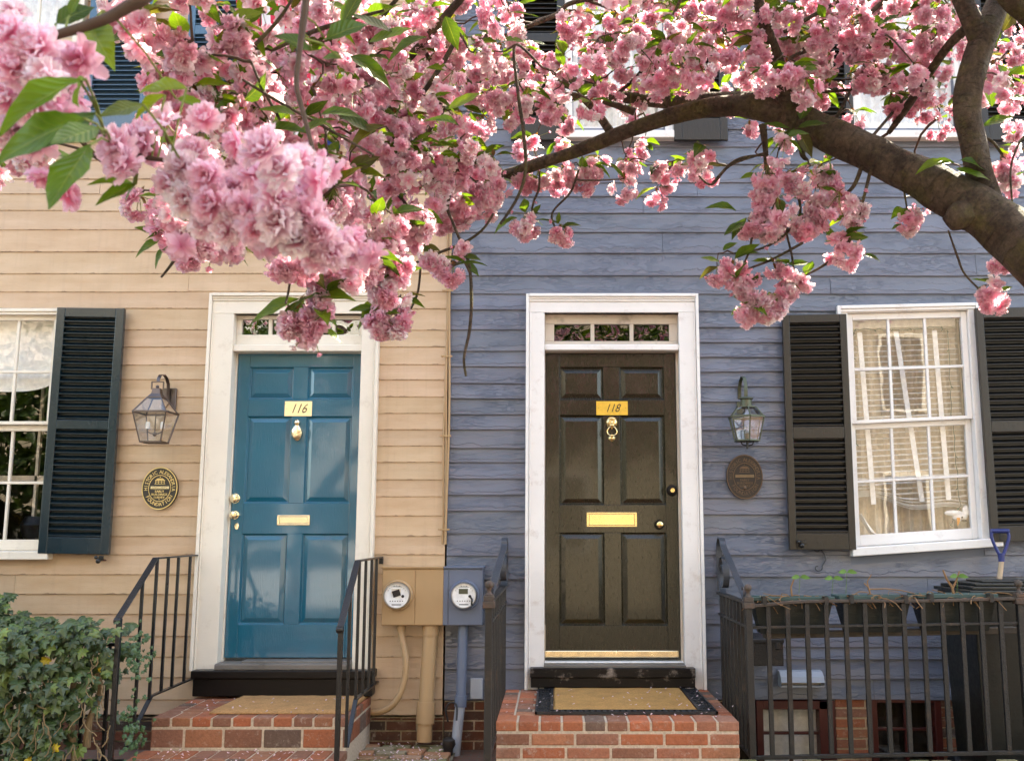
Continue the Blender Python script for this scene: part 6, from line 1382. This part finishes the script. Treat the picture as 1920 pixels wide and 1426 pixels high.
# crown above the frame, widened out of view to shade the facade
for _ in range(1250):
    px=nr.uniform(-900,2800); d=nr.uniform(1.2,4.1); py=-30-150/d-nr.uniform(0,1)**1.3*(520+1500/d); centers.append((px,py,d,'low'))
allc=[]
for px,py,d,rad in centers: allc.append((pd(px,py,d),rad,px,py,d))
netP=[q for q,_ in NODES]; netR=[r_ for _,r_ in NODES]
arr=np.array([tuple(q) for q in netP])
order=sorted(range(len(allc)),key=lambda i: float(np.min(((arr-np.array(allc[i][0]))**2).sum(1))))
arrl=[arr]; cur=arr
for idx in order:
    P,rad,px,py,d=allc[idx]; c=np.array(P); low=rad=='low'
    R0=(rad*d/F*1.16 if rad and not low else nr.uniform(.038,.056)); 
    node=c+np.array([0,0,R0*.75])
    dd=((cur-node)**2).sum(1)+ .6*np.maximum(0,node[2]-cur[:,2])**2; k=int(np.argmin(dd)); q=cur[k]; dist=math.sqrt(dd[k])
    if dist>.03:
        mid=[]; n_=5; side=nr.normal(0,.10*dist+.004,3); sag=.12*dist
        for t in np.linspace(0,1,n_+1): mid.append(q*(1-t)+node*t+side*math.sin(t*math.pi)+np.array([0,0,sag*math.sin(t*math.pi)*(1 if node[2]<q[2] else -1)])+nr.normal(0,.003,3)*(0<t<1))
        r1=min(.0075,.0024+.010*dist); tw.tube([tuple(m) for m in mid],[r1*(1-.55*i/n_) for i in range(n_+1)],5 if low else 6)
        cur=np.concatenate([cur,np.array(mid[1:])])
    n=(int(3+R0*60) if not rad else max(4,int(2+(R0/.021)**2*2.0))) if not low else 4
    for f in range(n):
        v=nr.normal(size=3); v[2]-=.45; v[1]-=.35; v/=np.linalg.norm(v); rr=max(0.006,R0-.012)*nr.uniform(.65,1.05)
        pos=c+v*rr; kind='low' if low else ('full','ball','open','half')[nr.choice(4,p=[.42,.34,.13,.11])]
        dirv=v*.9+nr.normal(0,.28,3)+np.array([0,-.15,-.25])
        add_flower(blo,kind,pos,dirv,nr.uniform(.92,1.18)*(1.35 if low else 1))
        if not low and nr.random()<.35: ped.tube([tuple(node),tuple(node*.4+pos*.6+nr.normal(0,.004,3)),tuple(pos)],.0009,4)
    if not low:
        for _ in range(nr.integers(1,4)):                      # unopened buds on their stalks
            v=nr.normal(size=3)*.6+np.array([0,-.3,-.8]); v/=np.linalg.norm(v); bp_=node+v*nr.uniform(.03,.055); add_flower(blo,'half',bp_,v,nr.uniform(.35,.55),pale=0); ped.tube([tuple(node),tuple(bp_)],.0008,4)
        for _ in range(3): v=nr.normal(size=3); add_leaf2(lea,node,v,(0,-.4,1),nr.uniform(.014,.026),(.17,.075,.03))
    nl=nr.integers(1,5) if not low else 4
    if rad and not low: nl=nr.integers(0,4)
    for _ in range(nl):
        a=nr.uniform(0,6.28); dv=np.array([math.cos(a),math.sin(a)*.8,nr.uniform(-.45,.55)]); add_leaf2(lea,node+dv*.006,dv,np.array([0,-.25,1])+nr.normal(0,.35,3),nr.uniform(.045,.088)*(1.25 if low else 1))
# named leaf tufts in the middle distance
for px,py,d,L,ang in [(690,80,1.9,.10,20),(655,105,1.9,.10,-25),(735,60,1.9,.09,160),(800,70,2,.10,200),(640,50,1.8,.09,60),(835,30,2.0,.08,-70),(555,215,1.8,.07,170),(600,215,1.8,.08,10),(500,245,1.8,.08,5),(560,250,1.8,.07,30),(700,250,2.0,.08,150),(720,235,2,.09,210),(840,205,2.2,.09,30),(860,235,2.2,.08,160),(1500,225,2.85,.10,65),(1495,240,2.85,.09,10),(1495,245,2.85,.09,-60),(1490,240,2.85,.085,-130),(1480,240,2.85,.08,170),
 (1355,470,2.85,.05,40),(1345,500,2.85,.06,200),(1350,490,2.85,.06,170),(1380,395,2.85,.09,165),(1395,415,2.85,.08,215),(1400,408,2.85,.08,230),(960,410,3.1,.07,205),(970,408,3.1,.06,190),(1000,405,3.1,.05,70),(1055,425,3.1,.06,20),(1045,420,3.1,.04,80),
 (1690,420,2.82,.035,205),(1875,545,2.74,.04,20),(1620,478,2.85,.05,-10),(1570,460,2.85,.04,150),(560,560,2.0,.11,200),(575,555,2.0,.10,5),(600,545,2.0,.09,40),(570,560,2.0,.09,240),(590,570,2.0,.06,-35),(715,570,2.4,.08,215),(700,575,2.4,.06,190),(740,570,2.4,.06,20),(705,560,2.4,.07,230),(300,440,1.9,.05,160),(305,450,1.9,.06,200),(310,460,1.9,.05,240),(825,470,2.6,.06,160),(865,480,2.7,.06,-10),(870,490,2.7,.06,-40),(845,495,2.6,.05,200),(700,460,2.2,.08,190),(715,480,2.2,.07,230),
 (1790,305,2.7,.08,170),(1800,300,2.7,.09,-10),(1790,315,2.7,.10,-25),(1770,300,2.7,.08,190),(1420,325,2.85,.06,200),(1560,450,2.85,.05,100),(1860,90,2.9,.10,80),(1880,60,2.9,.10,60),(1890,140,2.9,.11,30),(1880,180,2.9,.11,-10),(1870,120,2.9,.1,-60),(1900,220,2.9,.1,190),(1860,200,2.9,.09,100)]:
    p=pd(px,py,d); a=R(ang); add_leaf2(lea,p,(math.cos(a),nr.uniform(-.3,.1),math.sin(a)),(nr.normal(0,.2),-.8,.7),L*1.0)
tb_=blo.build('blossoms',M['petal'],tree); lea.build('leaves',M['leaf'],tree); tw.build('twigs',M['twigbark'],tree,angle=80)
M['pedicel']=plain('flower_stalk',(.16,.20,.04),.6,.3,.1); ped.build('flower_stalks',M['pedicel'],tree)

# close blossoms (px, py, distance, scale, kind, palette)
NEAR=[(20,70,.90,1.0),(75,95,.90,1.05),(30,135,.90,1.05),(85,150,.9,1.0),(15,190,.92,.95),(65,205,.92,.9),(110,120,.95,.85),(120,165,.95,.8),(45,240,.95,.85),(10,250,.95,.8),(25,25,.95,.7),
 (222,278,.98,1.0),(236,312,.98,.9),(305,232,1.0,.95,'bigopen'),(365,290,1.02,.85),(345,318,1.0,.9),(392,335,.98,.95),(322,345,1.0,.8),(350,375,1.0,.95),(400,385,.98,1.0),(440,350,1.0,.85),(455,395,.98,.9),(500,285,.90,1.1),(530,320,.92,1.0),(480,330,.95,.95),(560,300,.98,.8),(592,318,1.02,.75),(515,370,.94,1.0),(555,360,.98,.85),(480,430,.97,.9),(525,420,.95,1.0),(570,405,.97,.95),(600,440,.97,.9),(555,455,.97,.9),(620,470,.98,.85),(640,455,1.0,.75),(590,480,.99,.8),(430,430,.98,.85),(385,420,1.0,.8),(275,270,1.0,.8),(255,255,1.0,.7),(655,480,1.02,.6)]
MBt=MB()
N2a=np.array([tuple(q) for q,_ in N2NODES])
for e in NEAR:
    px,py,d,s=e[:4]; kind=e[4] if len(e)>4 else 'big'; p=np.array(pd(px,py,d)); vcam=np.array([0,-1,.1]); off=np.array([(px-480 if px>180 else px-60)/260.,0,-(py-350 if px>180 else py-140)/240.])
    add_flower(blo2,kind,p,vcam*.9+off*.6+nr.normal(0,.25,3),s*.98,pale=nr.choice([.55,.7,.84,.95]))
    for _ in range(1): add_flower(blo2,'ball',p+np.array([nr.normal(0,.022),nr.uniform(.02,.06),nr.normal(0,.022)]),nr.normal(size=3)+np.array([0,-.6,-.3]),s,pale=nr.uniform(.2,.7))
    k=int(np.argmin(((N2a-p)**2).sum(1))); MBt.tube([tuple(N2a[k]),tuple(N2a[k]*.4+p*.6+np.array([0,.01,.012])),tuple(p+np.array([0,.012,0]))],.0013,5)
# big near leaves: base px, tip px
for (bx,by,tx,ty,d,wd,c) in [(150,150,-20,215,.84,1.0,(.13,.24,.012)),(158,222,-30,290,.83,1.15,(.085,.17,.02)),(160,148,125,190,.84,1.5,(.13,.22,.015)),(178,212,72,275,.88,1.35,(.045,.10,.018)),(185,240,95,265,.83,1.2,(.07,.13,.02)),(168,272,86,385,.86,1.15,(.10,.20,.015)),(268,196,185,215,.88,1.3,(.085,.12,.018)),(310,178,240,215,1.0,1.0,(.22,.33,.02)),
   (130,30,150,-20,1.0,1.4,(.08,.15,.012)),(105,45,175,5,1.0,1.7,(.06,.12,.015)),(195,20,185,70,1.02,1.5,(.18,.26,.015)),(165,45,200,95,1.02,1.2,(.15,.24,.015)),(255,345,178,375,1.05,.9,(.10,.19,.015)),(250,345,172,330,1.05,.8,(.12,.22,.015)),(250,350,232,378,1.05,1.4,(.06,.12,.02)),
   (585,95,520,60,1.15,1.3,(.05,.10,.018)),(610,75,690,30,1.15,1.1,(.06,.12,.02)),(640,110,600,100,1.15,1.4,(.08,.14,.015)),(350,165,250,160,1.0,.8,(.2,.3,.02)),(330,185,400,200,1.1,1.0,(.12,.2,.02))]:
    p=np.array(pd(bx,by,d)); q=np.array(pd(tx,ty,d+nr.uniform(-.05,.03))); L=np.linalg.norm(q-p); add_leaf2(lea2,p,q-p,(nr.normal(0,.25),-1,.35),L,c,LEAFB,wd*.78); k=int(np.argmin(((N2a-p)**2).sum(1))); MBt.tube([tuple(N2a[k]),tuple((N2a[k]+p)/2+np.array([0,0,.006])),tuple(p)],.0013,5)
for e in NEAR:                         # unseen sprays added sunward, to keep the sun off the close ones
    for _ in range(4):
        p=np.array(pd(e[0],e[1],e[2]))+np.array(SUN)*nr.uniform(.95,1.5)+nr.normal(0,.05,3)
        for _ in range(3): add_flower(blo2,'low',p+nr.normal(0,.03,3),nr.normal(size=3),nr.uniform(1.5,2.0))
        for _ in range(2): add_leaf2(lea2,p,nr.normal(size=3)+np.array([0,0,-.3]),(0,-.3,1),nr.uniform(.08,.12))
blo2.build('blossoms',M['petal'],tree2); lea2.build('leaves',M['leaf'],tree2); MBt.build('flower_stalks',M['pedicel'],tree2)

def reflection_tree(lb,tx,cx_,y,cz,rad,n):  # unseen tree put in for the doors and window to reflect
    o=thing('reflection_tree',lb,'tree',(tx,y,-.26),'unseen trees added across the street'); cl=Cloud(); mb=MB()
    P=smooth([(tx,y,-.3),(tx+.05,y,1.3),(tx+(cx_-tx)*.3,y,2.5),(cx_,y,cz)],4); mb.tube(P,[.16-.008*i for i in range(len(P))],12,jit=.15); mb.build('trunk',M['bark'],o)
    for _ in range(n):
        v=nr.normal(size=3); v/=np.linalg.norm(v); p=np.array([cx_,y,cz])+v*np.array(rad)*nr.uniform(.5,1.05)*(1+.3*mnoise.noise(Vector(v*2.5)))
        add_leaf2(cl,p,nr.normal(size=3),nr.normal(size=3),nr.uniform(.16,.3),(.03,.06,.015))
    cl.build('crown',M['leaf'],o)
reflection_tree('unseen dark green tree added across the road for the teal door to mirror',-6.4,-6.3,-12.6,4.0,(2.0,1.3,1.9),2600)
reflection_tree('unseen green tree added across the road for the cream window to mirror',-9.5,-9.4,-12.0,3.3,(2.0,1.3,1.9),2600)
reflection_tree('unseen green tree added over the road to darken the olive door reflection',4.2,1.1,-10.0,4.7,(2.6,1.2,2.2),3200)
# fallen petals
fp=Cloud(); 
def fallen(n,fx,fy,fz,s=1.0):
    for _ in range(n):
        P,F_,T=petal(.019*s,.008*s,.3,1.45,nr.uniform(0,6.28),3,3,nr); fp.add(P+np.array([fx(),fy(),fz()+.003]),F_,np.tile(PALE*nr.uniform(.85,1.05),(len(P),1)))
U=nr.uniform
fallen(200,lambda:U(px0,px1),lambda:U(-1.3,-.1),lambda:z0-.0+.052); fallen(60,lambda:U(-2.3,-1.3),lambda:U(yf1-.4,yf1-.03),lambda:zl1-.184+.004); fallen(26,lambda:U(-2.3,-1.35),lambda:U(yf1+.02,-.2),lambda:zl1+.022)
fallen(70,lambda:U(-.3,1.05),lambda:U(yf2,-.1),lambda:zl2+.018); fallen(80,lambda:U(-.3,1.1),lambda:U(yf2-.4,yf2),lambda:zl2-.26); fallen(120,lambda:U(-4,4),lambda:U(-4.8,-1.7),lambda:GZ+.002)
o=fp.build('fallen_petals',M['petal'],tree); o.parent=None; o.matrix_parent_inverse.identity(); tag(o,kind='stuff',label='pink petals fallen on the bricks and steps')
